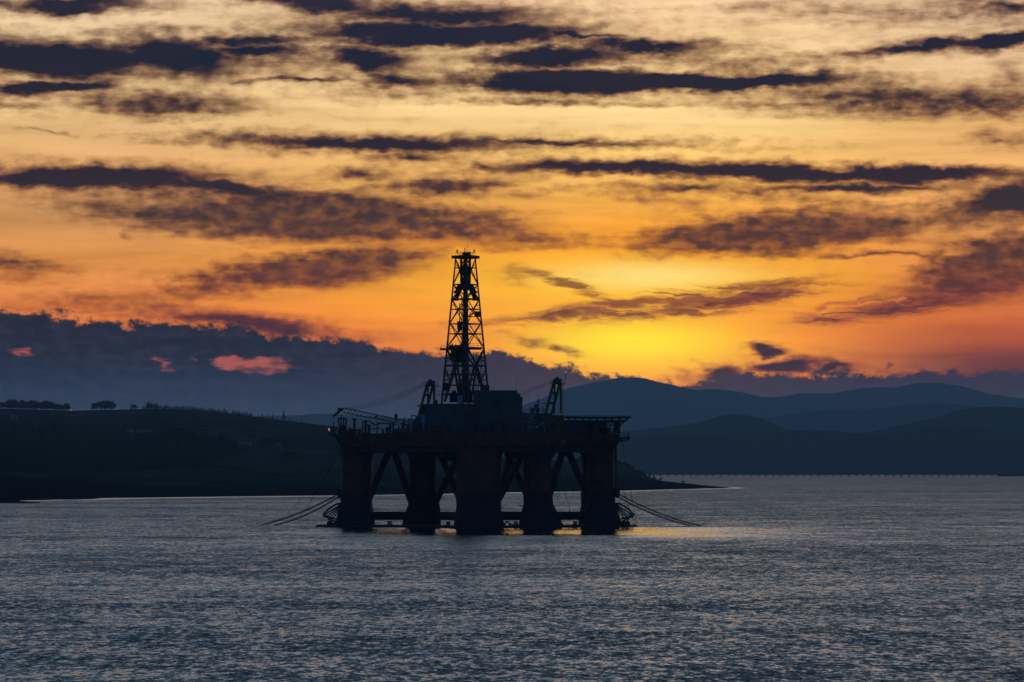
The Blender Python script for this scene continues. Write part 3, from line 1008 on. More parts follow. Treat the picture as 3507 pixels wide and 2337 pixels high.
def column(spec, d, hd, label=None):
    """spec: (py, left px, right px) from top to bottom; split where the dark base begins"""
    up, lo = [], []
    for (py, l, r) in spec:
        a, c = rg(l, py, d), rg(r, py, d)
        sec = ((a.x + c.x) / 2, RY + d, a.z, (c.x - a.x) / 2, hd * (1 + 0.55 * max(0, ((c.x - a.x) / (spec[1][2] - spec[1][1]) / MP - 1))))
        (up if py <= 1688 else lo).append(sec)
    bnd = up[-1]
    b = MB()
    b.loft(sorted(up, key=lambda s: s[2]), 20, 4.0)
    col = rpart(b, 'column', M['red'], rig, label)
    lo2 = [(bnd[0], bnd[1], bnd[2] - .004, bnd[3] + .12, bnd[4] + .12)] + lo
    b = MB()
    b.loft(sorted(lo2, key=lambda s: s[2]), 20, 4.0)
    rpart(b, 'column_base', M['boot'], col)
    # fender rubber and a draught ladder on the camera side
    c0 = up[-1]
    b = MB()
    for sx in (-.22, .22):
        b.bar((c0[0] + sx, c0[1] - c0[4] - .25, 0.3), (c0[0] + sx, c0[1] - c0[4] - .25, ZD0 - .2), .05, 4)
    for k in range(30):
        z = 1 + k * (ZD0 - 2) / 30
        b.bar((c0[0] - .22, c0[1] - c0[4] - .25, z), (c0[0] + .22, c0[1] - c0[4] - .25, z), .03, 4)
    rpart(b, 'ladder', M['steel'], col)
    return col


column([(1500, 1163, 1292), (1538, 1168, 1288), (1573, 1168, 1268), (1688, 1168, 1268), (1726, 1167, 1270), (1745, 1161, 1274), (1797, 1146, 1284), (1812, 1144, 1287)], 6, 4.6)
column([(1500, 1380, 1510), (1538, 1386, 1506), (1573, 1402, 1492), (1684, 1402, 1492), (1728, 1398, 1505), (1745, 1392, 1508), (1797, 1376, 1510), (1808, 1372, 1512)], 26, 4.4)
column([(1500, 1548, 1730), (1538, 1556, 1724), (1573, 1563, 1716), (1688, 1563, 1716), (1738, 1563, 1716), (1752, 1561, 1717), (1797, 1553, 1727), (1819, 1551, 1731)], -14, 6.6)
column([(1500, 1780, 1918), (1540, 1786, 1908), (1578, 1793, 1887), (1688, 1793, 1888), (1730, 1793, 1896), (1752, 1786, 1908), (1797, 1776, 1928), (1812, 1774, 1932)], -6, 4.6)
column([(1500, 1992, 2124), (1540, 1998, 2106), (1575, 2012, 2105), (1688, 2012, 2105), (1724, 2010, 2108), (1745, 2004, 2114), (1797, 1997, 2131), (1810, 1995, 2134)], 8, 4.6)
# the rear columns, mostly hidden behind the front ones
for (l, r, d) in ((1190, 1275, 52), (1590, 1690, 52), (1990, 2085, 52)):
    column([(1500, l - 10, r + 10), (1540, l - 5, r + 5), (1573, l, r), (1688, l, r), (1728, l, r), (1750, l - 4, r + 4), (1797, l - 10, r + 10), (1806, l - 12, r + 12)], d, 4.4)

# hull box: plan follows the two near sides that meet at the middle column
pl = [(rg(1163, 1500, 0).x, RY + 1), (rg(1640, 1500, -21).x - 4, RY - 21.5), (rg(1700, 1500, -21).x + 3, RY - 21.5), (rg(2122, 1500, 2).x, RY + 2.5), (rg(2122, 1500, 58).x, RY + 60), (rg(1168, 1500, 58).x, RY + 60)]
b = MB()
zm = zat(1503, 990)
low = [(x + (.55 if x < rig.location.x - 30 else (-1.45 if x > rig.location.x + 30 else 0)), y) for x, y in pl]
n_ = len(pl)
b.add([(x, y, ZD0) for x, y in low] + [(x, y, zm) for x, y in pl] + [(x, y, ZD1) for x, y in pl],
      [(i + r * n_, (i + 1) % n_ + r * n_, (i + 1) % n_ + (r + 1) * n_, i + (r + 1) * n_) for r in (0, 1) for i in range(n_)] + [tuple(range(n_ - 1, -1, -1)), tuple(range(2 * n_, 3 * n_))])
hull = rpart(b, 'hull_box', M['red'])
b = MB()
inn = [(x * .985 + rig.location.x * .015, y + (1.2 if y < RY + 30 else -1.2)) for x, y in low]
b.prism(inn, ZD0 - 1.55, ZD0 - .004)
rpart(b, 'underdeck', M['steel'], hull)
# gusset nodes under the hull where the braces meet
for (cx, py, wl, d) in ((1340, 1548, 62, 16), (1540, 1570, 40, 10), (1765, 1566, 40, -8), (1937, 1556, 52, 4), (1470, 1562, 60, 30)):
    c = rg(cx, 1548, d)
    zb = zat(py + 8, RY + d)
    b = MB()
    hw = wl * MP / 2
    b.loft([(c.x, RY + d, zb, hw * .55, 1.6), (c.x, RY + d, zb + 1.2, hw, 1.9), (c.x, RY + d, ZD0 - .01, hw * 1.5, 2.2)], 12, 5)
    rpart(b, 'brace_node', M['steel'])


def brace(p0, p1, d0, d1, r=1.05, name='diagonal_brace', m_='red'):
    b = MB()
    b.bar(rg(*p0, d0), rg(*p1, d1), r, 14)
    return rpart(b, name, M[m_], smooth=False)


brace((1330, 1552), (1262, 1712), 14, 8)
brace((1352, 1552), (1408, 1720), 16, 24)
brace((1508, 1556), (1572, 1704), 22, -6)
brace((1575, 1556), (1494, 1716), -4, 24)
brace((1752, 1556), (1708, 1706), 0, -8, .95)
brace((1738, 1556), (1806, 1700), 30, 0)
brace((1792, 1556), (1712, 1704), -4, 34)
brace((1925, 1552), (1880, 1706), 2, -2)
brace((1948, 1552), (2018, 1712), 4, 8)
brace((1480, 1556), (1420, 1716), 40, 26)
brace((1640, 1556), (1600, 1700), 8, 44)
for p0, p1, d0, d1 in (((1272, 1767), (1402, 1767), 6, 24), ((1496, 1767), (1570, 1768), 24, -8), ((1712, 1767), (1796, 1767), -13, -6), ((1884, 1767), (2016, 1767), -5, 8), ((1230, 1767), (1230, 1767), 10, 50), ((2050, 1767), (2050, 1767), 12, 50), ((1640, 1767), (1640, 1767), -8, 50)):
    brace(p0, p1, d0, d1, 1.32, 'horizontal_brace', 'boot')


def rail(b, pts, h=1.1, r=.045, posts=2.5, mid=True):
    for a, c in zip(pts[:-1], pts[1:]):
        a, c = Vector(a), Vector(c)
        n = max(1, int((c - a).length / posts))
        up = Vector((0, 0, h))
        b.bar(a + up, c + up, r, 4)
        if mid: b.bar(a + up * .5, c + up * .5, r * .8, 4)
        for k in range(n + 1):
            p = a.lerp(c, k / n)
            b.bar(p, p + up, r, 4)


# catwalk rails on the horizontal brace right of the middle column
b = MB()
za = rg(1722, 1752, -12)
zb = rg(1788, 1752, -6)
rail(b, [za, zb], 1.0, .04, 1.4)
rpart(b, 'handrail', M['steel'])
# small access platforms on the middle and fourth columns
for (l, r_, py, d) in ((1717, 1725, 1739, -14), (1778, 1794, 1731, -6), (1905, 1913, 1700, -4)):
    b = MB()
    a, c = rg(l, py, d), rg(r_, py, d)
    b.box(((a.x + c.x) / 2, RY + d, a.z), (c.x - a.x, 2.0, .15))
    rail(b, [(a.x, RY + d - 1, a.z), (c.x, RY + d - 1, c.z)], 1.1, .04, .6)
    b.bar((a.x, RY + d, a.z), (c.x + (.2 if l < 1720 else 0), RY + d, a.z - 1.2), .06, 4)
    rpart(b, 'access_platform', M['steel'])

# pontoons, just awash
pont = []
for (p0, p1, d0, d1) in ((1100, 1640, 10, -16), (1640, 2164, -16, 10)):
    a, c = rg(p0, 1800, d0), rg(p1, 1800, d1)
    b = MB()
    dv = Vector((c.x - a.x, d1 - d0, 0)).normalized()
    nv = Vector((-dv.y, dv.x, 0))
    A, B_ = Vector((a.x, RY + d0, 0)), Vector((c.x, RY + d1, 0))
    prof = [(-6.2, -1.2), (-6.2, .25), (-5.4, .62), (5.4, .62), (6.2, .25), (6.2, -1.2)]
    ends = []
    for t_, sc_, zz in ((0.0, .30, .25), (.012, .75, .7), (.035, 1.0, 1.0), (.965, 1.0, 1.0), (.988, .75, .7), (1.0, .3, .25)):
        if (p0 == 1100 and t_ > .9) or (p0 == 1640 and t_ < .1):
            sc_, zz = 1.0, 1.0
        o_ = A.lerp(B_, t_)
        ends.append([o_ + nv * (u_ * sc_) + Vector((0, 0, zz_ * zz if zz_ > 0 else zz_)) for u_, zz_ in prof])
    n = len(prof)
    vs = [v for e in ends for v in e]
    fs = [(i * n + k, i * n + (k + 1) % n, (i + 1) * n + (k + 1) % n, (i + 1) * n + k) for i in range(len(ends) - 1) for k in range(n)]
    fs += [tuple(range(n)), tuple(range((len(ends) - 1) * n, len(ends) * n))]
    b.add(vs, fs)
    pont.append((rpart(b, 'pontoon', M['boot']), A, B_))
for (po, A, B_), pxs in zip(pont, ((1130, 1142, 1331, 1339, 1534, 1541), (1764, 1771, 1966, 1973, 2135, 2142))):
    for px in pxs:
        t_ = (rg(px, 1800, 0).x - A.x) / (B_.x - A.x)
        p = A.lerp(B_, t_)
        b = MB()
        b.bar((p.x, p.y, .55), (p.x, p.y, 1.75), .30, 9)
        b.bar((p.x, p.y, 1.6), (p.x, p.y, 1.85), .42, 9)
        b.bar((p.x - .7, p.y, .72), (p.x + .7, p.y, .72), .12, 6)
        rpart(b, 'bollard', M['boot'], po)
# padeye on the pontoon right of the middle column
p = rg(1737, 1797, -6)
b = MB()
b.path([Vector((p.x - .8, p.y, .5)), Vector((p.x - .5, p.y, 1.5)), Vector((p.x, p.y, 1.9)), Vector((p.x + .5, p.y, 1.5)), Vector((p.x + .9, p.y, .5))], .25, 6)
b.bar((p.x + .9, p.y, 1.0), (p.x + 2.2, p.y, .6), .2, 6)
rpart(b, 'towing_padeye', M['boot'], pont[1][0])


# bowed anchor racks on the two outer columns
def anchor_rack(sgn, d):
    X = (lambda q_: q_) if sgn < 0 else (lambda q_: 3277 - q_)      # mirrored about the rig's middle
    b = MB()
    rim = [(1168, 1724), (1152, 1727), (1138, 1735), (1124, 1745), (1112, 1757), (1107, 1764), (1109, 1769), (1120, 1772), (1135, 1774), (1150, 1778)]
    for off in (-2.2, 2.2):
        b.path([rg(X(x), y, d + off) for x, y in rim], .30, 7)
        for i, (sx, sy) in enumerate([(1112, 1764), (1120, 1769), (1130, 1771), (1141, 1773)]):
            b.bar(rg(X(1168), 1727 + i * 5, d + off), rg(X(sx), sy, d + off), .22, 6)
        b.bar(rg(X(1110), 1758, d + off), rg(X(1120), 1770, d + off), .22, 6)
        b.bar(rg(X(1122), 1772, d + off), rg(X(1133), 1791, d + off), .26, 6)
        b.bar(rg(X(1125), 1773, d + off), rg(X(1147), 1788, d + off), .24, 6)
    for x, y in ((1107, 1765), (1124, 1745), (1146, 1777), (1138, 1735)):
        b.bar(rg(X(x), y, d - 2.2), rg(X(x), y, d + 2.2), .2, 6)
    rpart(b, 'anchor_rack', M['boot'])
    b = MB()
    c = rg(X(1128), 1795, d)
    b.ball((c.x, c.y, .9), .9, 9, 6)
    b.bar((c.x, c.y, .6), (c.x + sgn * -1.6, c.y, 1.1), .3, 7)
    rpart(b, 'chain_fairlead', M['boot'])


anchor_rack(-1, 6)
anchor_rack(1, 8)
# fairlead boxes where the chains leave the columns
for (px, py, d) in ((1164, 1688, 4), (2114, 1686, 6)):
    c = rg(px, py, d)
    b = MB()
    b.box(c, (1.6, 2.2, 2.2))
    b.bar((c.x, c.y - 1.2, c.z - 1.1), (c.x, c.y + 1.2, c.z - 1.1), .7, 10)
    rpart(b, 'winch_fairlead', M['boot'])

# riser pipes down the outer columns and work basket beside column four
b = MB()
for px in (1170, 1173):
    b.bar(rg(px - 3, 1512, -1), rg(px - 3, 1572, -1), .16, 6)
rpart(b, 'riser_pipe', M['steel'])
b = MB()
b.bar(rg(2110, 1524, 2), rg(2110, 1690, 2), .26, 7)
b.bar(rg(2106, 1520, 2), rg(2106, 1578, 2), .15, 6)
for py in (1548, 1556, 1564, 1572):
    b.bar(rg(2104, py, 2), rg(2111, py, 2), .12, 5)
rpart(b, 'riser_pipe', M['steel'])
b = MB()
a, c = rg(1888, 1606, -4), rg(1904, 1682, -4)
b.box(((a.x + c.x) / 2, RY - 4, (a.z + c.z) / 2), (c.x - a.x, 2.4, a.z - c.z))
for k in range(4):
    b.bar((a.x + .2 + k * .4, RY - 4, a.z), (a.x + .3 + k * .4, RY - 4, ZD0 - 1.4), .06, 4)
rpart(b, 'hanging_pipe_basket', M['boot'])
# gallery slung under the hull left of the middle column
b = MB()
a, c = rg(1518, 1571, 4), rg(1560, 1556, 4)
b.box(((a.x + c.x) / 2, RY + 4, a.z), (c.x - a.x, 2.4, .5))
rail(b, [(a.x, RY + 3, a.z), (c.x, RY + 3, a.z)], 1.4, .07, .9)
for k in range(4):
    b.bar((a.x + k * 1.2, RY + 4, a.z), (a.x + k * 1.2 + .4, RY + 4, ZD0 - 1), .09, 4)
rpart(b, 'underdeck_gallery', M['steel'])


# ---- name boards and lettering
def lettering(text, px, py, wpx, hpx, Y, m_, parent, shear=0.0, rz=0.0):
    cu = bpy.data.curves.new('lettering', 'FONT')
    cu.body = text
    cu.extrude = 0.02
    cu.align_x, cu.align_y = 'CENTER', 'CENTER'
    tmp = bpy.data.objects.new('lettering_source', cu)
    C.objects.link(tmp)
    bpy.context.view_layer.update()
    me = bpy.data.meshes.new_from_object(tmp.evaluated_get(bpy.context.evaluated_depsgraph_get()))
    bpy.data.objects.remove(tmp)
    co = np.array([v.co[:] for v in me.vertices])
    lo, hi = co.min(0), co.max(0)
    W, H = wpx / FPX * Y, hpx / FPX * Y
    c = at(px, py, Y)
    o_ = wloc(parent)
    for v in me.vertices:
        x = ((v.co.x - lo[0]) / (hi[0] - lo[0]) - .5) * W
        z = ((v.co.y - lo[1]) / (hi[1] - lo[1]) - .5) * H
        v.co = Vector((c.x + x * math.cos(rz) + shear * z, c.y + x * math.sin(rz) - v.co.z * 2, c.z + z)) - o_
    me.materials.clear()
    me.materials.append(m_)
    ob = bpy.data.objects.new('lettering', me)
    C.objects.link(ob)
    ob.parent = parent
    return ob


def hull_y(px):
    """depth of the near side of the hull at a photo column"""
    x = (px - CX) / FPX * 990
    (ax, ay), (bx, by), (cx, cy), (dx, dy) = pl[:4]
    if x < bx: return ay + (by - ay) * (x - ax) / (bx - ax), math.atan2(by - ay, bx - ax)
    if x < cx: return by, 0.0
    return cy + (dy - cy) * (x - cx) / (dx - cx), math.atan2(dy - cy, dx - cx)


M['sign'] = mat('faded_yellow_board', (0.10, 0.085, 0.03), .7, 0, .2, 1.0)
M['ink'] = mat('black_lettering', (0.015, 0.016, 0.015), .7, 0, .1, 1.0)
M['mark'] = mat('pale_blue_marks', (0.36, 0.44, 0.55), .7, 0, .1, 1.0)
for (px, py, wp, hp, txt) in ((1264, 1504, 66, 12, 'OCEAN VANGUARD'), (1852, 1508, 36, 13, None)):
    Yh, rz = hull_y(px)
    c = at(px, py, Yh - .12)
    b = MB()
    b.box(c, (wp * Yh / FPX / math.cos(rz), .16, hp * Yh / FPX), rz)
    bd_ = rpart(b, 'name_board', M['sign'] if txt else M['steel'], hull)
    if txt:
        t_ = lettering(txt, px, py, wp * .92, hp * .56, Yh - .26, M['ink'], hull, 0, rz)
Yh, rz = hull_y(1930)
c = at(1929, 1513, Yh - .1)
b = MB()
for k, (dx, sh) in enumerate(((-.55, .35), (0, .35), (.5, .0))):
    b.bar((c.x + dx - sh * .5, c.y + (dx) * math.tan(rz) - .05, c.z - .5), (c.x + dx + sh * .5, c.y + dx * math.tan(rz) - .05, c.z + .5), .09, 4)
b.bar((c.x + .5, c.y + .5 * math.tan(rz) - .05, c.z - .46), (c.x + .95, c.y + .95 * math.tan(rz) - .05, c.z - .46), .09, 4)
rpart(b, 'hull_marking', M['mark'], hull)

# ---- deck edge rail and outboard platforms
b = MB()
rail(b, [(x, y + .25, ZD1) for x, y in pl[:4]], 1.2, .05, 2.4)
rpart(b, 'deck_rail', M['steel'])
# left platform with its two lights, carried on a raking strut
b = MB()
a, c = rg(1126, 1486, 4), rg(1172, 1486, 4)
b.box(((a.x + c.x) / 2, RY + 4, a.z), (c.x - a.x, 5, .45))
b.bar(rg(1127, 1488, 2), rg(1170, 1500, 2), .28, 6)
b.bar(rg(1127, 1488, 6), rg(1170, 1500, 6), .28, 6)
b.bar(rg(1158, 1497, 4), rg(1172, 1528, 4), .9, 8, .5)
rail(b, [(a.x, RY + 1.6, a.z), (c.x, RY + 1.6, a.z)], 1.1, .06, 1.2)
b.bar(rg(1127, 1486, 4), rg(1127, 1466, 4), .14, 6)
plat = rpart(b, 'side_platform', M['steel'])
for py, m_ in ((1470, 'lampw'), (1475, 'lampr')):
    b = MB()
    b.ball(rg(1127, py, 3.6), .26, 8, 6)
    rpart(b, 'navigation_lamp', M[m_], plat)
# right platform
b = MB()
a, c = rg(2120, 1501, 4), rg(2155, 1501, 4)
b.box(((a.x + c.x) / 2, RY + 4, a.z), (c.x - a.x, 4, .5))
b.box(rg(2151, 1501, 4), (.9, 1.4, 1.3))
b.bar(rg(2151, 1497, 4), rg(2151, 1477, 4), .15, 5)
b.bar(rg(2155, 1506, 4), rg(2110, 1512, 4), .18, 6)
b.bar(rg(2131, 1504, 4), rg(2131, 1516, 4), .3, 6)
b.bar(rg(2123, 1500, 4), rg(2109, 1522, 4), .5, 8)
rail(b, [(a.x, RY + 2.2, a.z), (c.x, RY + 2.2, a.z)], 1.5, .06, 1.2)
rpart(b, 'side_platform', M['steel'])


# ---- derrick
DY = 1016.0
derrick = empty('derrick', (rg(1594, 1378, 16).x - rig.location.x, DY - RY, zat(1378, DY)), rig)
dcx = wloc(derrick).x


def dleg(k, py):
    """corner k of the derrick at the height of photo row py"""
    f = (py - 884.0) / (1375.0 - 884.0)
    hw = (33.5 + (80.5 - 33.5) * f) / FPX * DY
    an = R(8) + k * math.pi / 2 + math.pi / 2 * 0
    return Vector((dcx + math.cos(an) * hw / math.cos(R(8)), DY + math.sin(an) * hw / math.cos(R(8)), zat(py, DY)))


for k in range(4):
    b = MB()
    b.bar(dleg(k, 1384), dleg(k, 1190), .34, 6, .30)
    b.bar(dleg(k, 1190), dleg(k, 884), .30, 6, .22)
    rpart(b, 'leg', M['derrick'], derrick)
for py, r_ in ((918, .15), (975, .16), (1025, .20), (1060, .16), (1110, .15), (1144, .18), (1192, .2), (1253, .26), (1284, .16), (1320, .15), (1350, .14)):
    b = MB()
    for k in range(4):
        b.bar(dleg(k, py), dleg((k + 1) % 4, py), r_, 5)
    rpart(b, 'girt', M['derrick'], derrick)
for (p0, p1, r_) in ((888, 975, .17), (975, 1025, .2), (1025, 1110, .16), (1104, 1190, .17), (1196, 1376, .36)):
    for k in range(4):
        b = MB()
        k2 = (k + 1) % 4
        if p0 == 1196:          # the tall bottom panel: arms cross high and spread to the base
            mid_ = (dleg(k, 1253) + dleg(k2, 1253)) / 2
            for a_ in (k, k2):
                b.bar(dleg(a_, p0), mid_, .30, 6)
                b.bar(mid_, dleg(a_, p1).lerp(dleg(k2 if a_ == k else k, p1), .12), .36, 6)
                b.bar(dleg(a_, 1300).lerp(mid_, .0), mid_.lerp(dleg(a_, p1), .42), .15, 5)
                b.bar(dleg(a_, 1262), mid_.lerp(dleg(a_, p1), .42), .15, 5)
                b.bar(dleg(a_, 1240), mid_.lerp(dleg(a_, p0), .42), .13, 5)
        else:
            b.bar(dleg(k, p0), dleg(k2, p1), r_, 5)
            b.bar(dleg(k2, p0), dleg(k, p1), r_, 5)
        rpart(b, 'cross_brace', M['derrick'], derrick)
        if p1 < 1190:
            b2 = MB()
            m0 = (dleg(k, (p0 + p1) / 2) + dleg(k2, (p0 + p1) / 2)) / 2
            for a_ in (k, k2):
                b2.bar(dleg(a_, (p0 * .75 + p1 * .25)), (dleg(k, p0) * .5 + dleg(k2, p0) * .5).lerp(m0, .5) * .0 + dleg(a_, p0).lerp(dleg(k2 if a_ == k else k, p1), .25), .08, 4)
            rpart(b2, 'lacing_bar', M['derrick'], derrick)
# crown platform
b = MB()
zc = zat(884, DY)
hw = 34 / FPX * DY
b.box((dcx, DY, zc + .25), (hw * 2.02, hw * 2.02, .9), R(53))
b.box((dcx, DY, zc + .1), (hw * 2.0, 1.4, .7), R(8))
crown = rpart(b, 'crown_platform', M['derrick'], derrick)
b = MB()
cor = [dleg(k, 884) + Vector((0, 0, .6)) for k in range(4)]
rail(b, cor + [cor[0]], 1.15, .05, 1.1)
b.box((dcx, DY, zc + 1.3), (2.0, 1.2, 1.0))
b.bar((dcx + 1.2, DY, zc + .6), (dcx + 1.2, DY, zc + 1.8), .5, 8)
for sx in (-1, 1):
    b.bar((dcx + sx * hw * .86, DY, zc + 1.6), (dcx + sx * hw * .86, DY, zc + 2.3), .2, 6)
    b.box((dcx + sx * hw * .86 + .1, DY, zc + 2.4), (.55, .5, .35))
rpart(b, 'crown_rail', M['derrick'], derrick)
b = MB()
b.bar((dcx - .2, DY, zc), (dcx - .2, DY, zat(849, DY)), .13, 6)
b.bar((dcx + .65, DY, zc), (dcx + .65, DY, zat(838, DY)), .045, 5)
b.bar((dcx + 1.4, DY, zc), (dcx + 1.4, DY, zat(855, DY)), .05, 5)
b.bar((dcx - 1.6, DY, zc), (dcx - 1.6, DY, zat(858, DY)), .04, 5)
rpart(b, 'antenna_mast', M['derrick'], derrick)
# guide rails, crown sheaves, travelling block, motion compensator
b = MB()
for sx in (-1.35, 1.35):
    b.bar((dcx + sx, DY, zat(886, DY)), (dcx + sx * .95, DY, zat(970, DY)), .42, 6)
b.bar((dcx, DY, zat(886, DY)), (dcx, DY, zat(1376, DY)), .50, 8)
b.bar((dcx - 1.1, DY + .5, zat(1025, DY)), (dcx - 1.2, DY + .5, zat(1250, DY)), .16, 5)
rpart(b, 'guide_rail', M['derrick'], derrick)
b = MB()
b.loft([(dcx, DY, zat(975, DY), 1.5, 1.0), (dcx, DY, zat(960, DY), 1.0, .9), (dcx, DY, zat(945, DY), .75, .8), (dcx, DY, zat(935, DY), 1.55, 1.0), (dcx, DY, zat(926, DY), 1.0, .8), (dcx, DY, zat(890, DY), .5, .6)], 12, 3)
b.loft([(dcx, DY, zat(1000, DY), .5, .8), (dcx, DY, zat(982, DY), 1.9, 1.2), (dcx, DY, zat(970, DY), 1.6, 1.1), (dcx, DY, zat(962, DY), .7, .9)], 12, 3)
rpart(b, 'travelling_block', M['black'], derrick)
for sx in (-1, 1):
    b = MB()
    b.bar((dcx + sx * .5, DY, zat(965, DY)), (dcx + sx * 3.1, DY, zat(1026, DY)), .62, 7)
    b.bar((dcx + sx * 2.0, DY, zat(975, DY)), (dcx + sx * 2.9, DY, zat(1003, DY)), .55, 7)
    b.bar((dcx + sx * 2.9, DY, zat(1003, DY)), (dcx + sx * 3.6, DY, zat(998, DY)), .5, 7)
    b.box((dcx + sx * 3.3, DY, zat(1026, DY)), (2.2, 1.6, .8))
    rpart(b, 'compensator_cylinder', M['black'], derrick)
# baskets and boxes hung inside the frame
b = MB()
a, c = at(1566, 1102, DY), at(1583, 1128, DY)
b.box(((a.x + c.x) / 2, DY - 1, (a.z + c.z) / 2), (c.x - a.x, 1.8, a.z - c.z))
b.loft([(((a.x + c.x) / 2) - .2, DY - 1, zat(1138, DY), .3, .4), (((a.x + c.x) / 2), DY - 1, c.z, .75, .8)], 8, 3)
b.bar(((a.x + c.x) / 2, DY - 1, a.z), ((a.x + c.x) / 2, DY - 1, zat(1040, DY)), .16, 5)
rpart(b, 'hanging_basket', M['black'], derrick)
b = MB()
a, c = at(1625, 1067, DY), at(1646, 1084, DY)
b.box(((a.x + c.x) / 2, DY, (a.z + c.z) / 2), (c.x - a.x, 2.0, a.z - c.z))
b.bar(at(1606, 1086, DY), at(1646, 1084, DY), .14, 5)
b.bar(at(1608, 1078, DY), at(1626, 1076, DY), .12, 5)
b.bar(at(1605, 1087, DY), at(1628, 1066, DY), .12, 5)
rpart(b, 'stabbing_box', M['black'], derrick)
# monkey board with rails
b = MB()
a, c = at(1508, 1197, DY), at(1652, 1197, DY)
b.box(((a.x * .5 + dcx * .5), DY - 1, a.z), (dcx - a.x, 7, .5))
b.box(((c.x * .5 + dcx * .5), DY + 1, a.z + .2), (c.x - dcx - .6, 6, .45))
rail(b, [(a.x, DY - 4.4, a.z), (dcx, DY - 4.4, a.z)], 1.2, .06, 1.3)
rail(b, [(dcx + .5, DY - 2, a.z + .4), (c.x - .4, DY - 2, a.z + .4)], 1.3, .06, 1.0)
for k in range(9):
    px_ = 1538 + k * 5.5
    b.box(at(px_, 1190 - (k * 7 % 5), DY - 2), (.5, .8, .9 + .3 * (k % 3)))
mb_ = rpart(b, 'monkey_board', M['derrick'], derrick)
b = MB()
for px_, t0, t1 in ((1556, 1195, 1232), (1566, 1195, 1237), (1572, 1195, 1236), (1582, 1195, 1225), (1548, 1195, 1222)):
    b.bar(at(px_, t0, DY), at(px_ + 1, t1, DY), .55, 7, .35)
b.ball(at(1563, 1228, DY), 1.4, 9, 6)
b.ball(at(1574, 1232, DY), 1.1, 9, 6)
rpart(b, 'hose_bundle', M['black'], derrick)
# drill pipe stands, hoses and ladders
b = MB()
for px_ in (1622, 1627, 1632, 1637, 1644, 1648, 1571):
    b.bar(at(px_, 1205, DY + 1), at(px_ + 2, 1376, DY + 1), .09, 5)
rpart(b, 'pipe_stand', M['derrick'], derrick)
for px_top, px_bot in ((1563.5, 1521), (1625, 1662)):
    b = MB()
    A_, B2 = at(px_top, 900, DY - 1.5), at(px_bot, 1376, DY - 1.5)
    for o_ in (-.2, .2):
        b.bar(A_ + Vector((o_, 0, 0)), B2 + Vector((o_, 0, 0)), .035, 4)
    for k in range(60):
        p = A_.lerp(B2, k / 59)
        b.bar(p + Vector((-.2, 0, 0)), p + Vector((.2, 0, 0)), .025, 4)
    rpart(b, 'ladder', M['derrick'], derrick)
# lower galleries and the dog house at the drill floor
for (l, r_, py) in ((1502, 1540, 1354), (1518, 1560, 1283), (1524, 1556, 1228), (1648, 1664, 1225)):
    b = MB()
    a, c = at(l, py, DY - 3), at(r_, py, DY - 3)
    b.box(((a.x + c.x) / 2, DY - 3, a.z), (c.x - a.x, 2.4, .25))
    rail(b, [(a.x, DY - 4, a.z), (c.x, DY - 4, a.z)], 1.1, .05, 1.1)
    rpart(b, 'gallery', M['derrick'], derrick)
b = MB()
for (l, r_, t0, t1) in ((1519, 1538, 1312, 1338), (1540, 1568, 1346, 1378), (1570, 1600, 1310, 1378), (1548, 1562, 1338, 1350)):
    a, c = at(l, t0, DY - 2), at(r_, t1, DY - 2)
    b.box(((a.x + c.x) / 2, DY - 2, (a.z + c.z) / 2), (c.x - a.x, 3, a.z - c.z))
b.loft([(dcx + .5, DY, zat(1380, DY), 2.1, 2), (dcx + .3, DY, zat(1330, DY), 1.3, 1.4), (dcx + .1, DY, zat(1290, DY), .8, .8)], 10, 3)
rpart(b, 'drill_floor_machinery', M['black'], derrick)

# ---- deck blocks: (name, material, left, right, top, bottom, depth, thickness)
BLK = [('drill_floor_house', 'grey', 1462, 1618, 1383, 1486, 8, 20), ('pipe_deck_house', 'grey', 1436, 1470, 1392, 1486, 12, 14), ('engine_house', 'house', 1621, 1696, 1337, 1425, 12, 18), ('upper_deck_house', 'house', 1695, 1772, 1342, 1425, 15, 18),
       ('accommodation_block', 'house', 1714, 1789, 1373, 1486, 8, 16), ('accommodation_wing', 'house', 1618, 1716, 1386, 1486, 6, 10), ('bridge_house', 'white', 1788, 1846, 1414, 1486, 10, 12), ('crane_pedestal_house', 'grey', 1838, 1890, 1416, 1486, 6, 8),
       ('stores_block', 'grey', 1884, 1976, 1440, 1486, 4, 14), ('office_block', 'grey', 1974, 2078, 1443, 1486, 6, 14), ('mud_tank_house', 'grey', 1400, 1440, 1436, 1486, 14, 10)]
for (nm, m_, l, r_, t0, t1, d, th) in BLK:
    a, c = rg(l, t0, d - th / 2), rg(r_, t1, d - th / 2)
    b = MB()
    b.box(((a.x + c.x) / 2, RY + d, (a.z + ZD1) / 2), (c.x - a.x, th, a.z - ZD1 - .01))
    o = rpart(b, nm, M[m_])
    # panel joints, doors and windows on the camera side
    b = MB()
    n = max(1, int((c.x - a.x) / 2.4))
    for k in range(1, n):
        x = a.x + (c.x - a.x) * k / n
        b.box((x, RY + d - th / 2 - .05, (a.z + ZD1) / 2), (.14, .12, (a.z - ZD1) * .94))
    b.box(((a.x + c.x) / 2, RY + d - th / 2 - .12, a.z - .15), (c.x - a.x + .3, .26, .3))
    rpart(b, 'cladding_rib', M[m_], o)
    if nm in ('accommodation_block', 'bridge_house', 'office_block', 'accommodation_wing', 'stores_block'):
        for k in range(max(2, n - 1)):
            x = a.x + (c.x - a.x) * (k + .5) / max(2, n - 1)
            b = MB()
            b.box((x, RY + d - th / 2 - .03, a.z - 1.7), (.8, .10, .8))
            rpart(b, 'window', M['glass'], o)
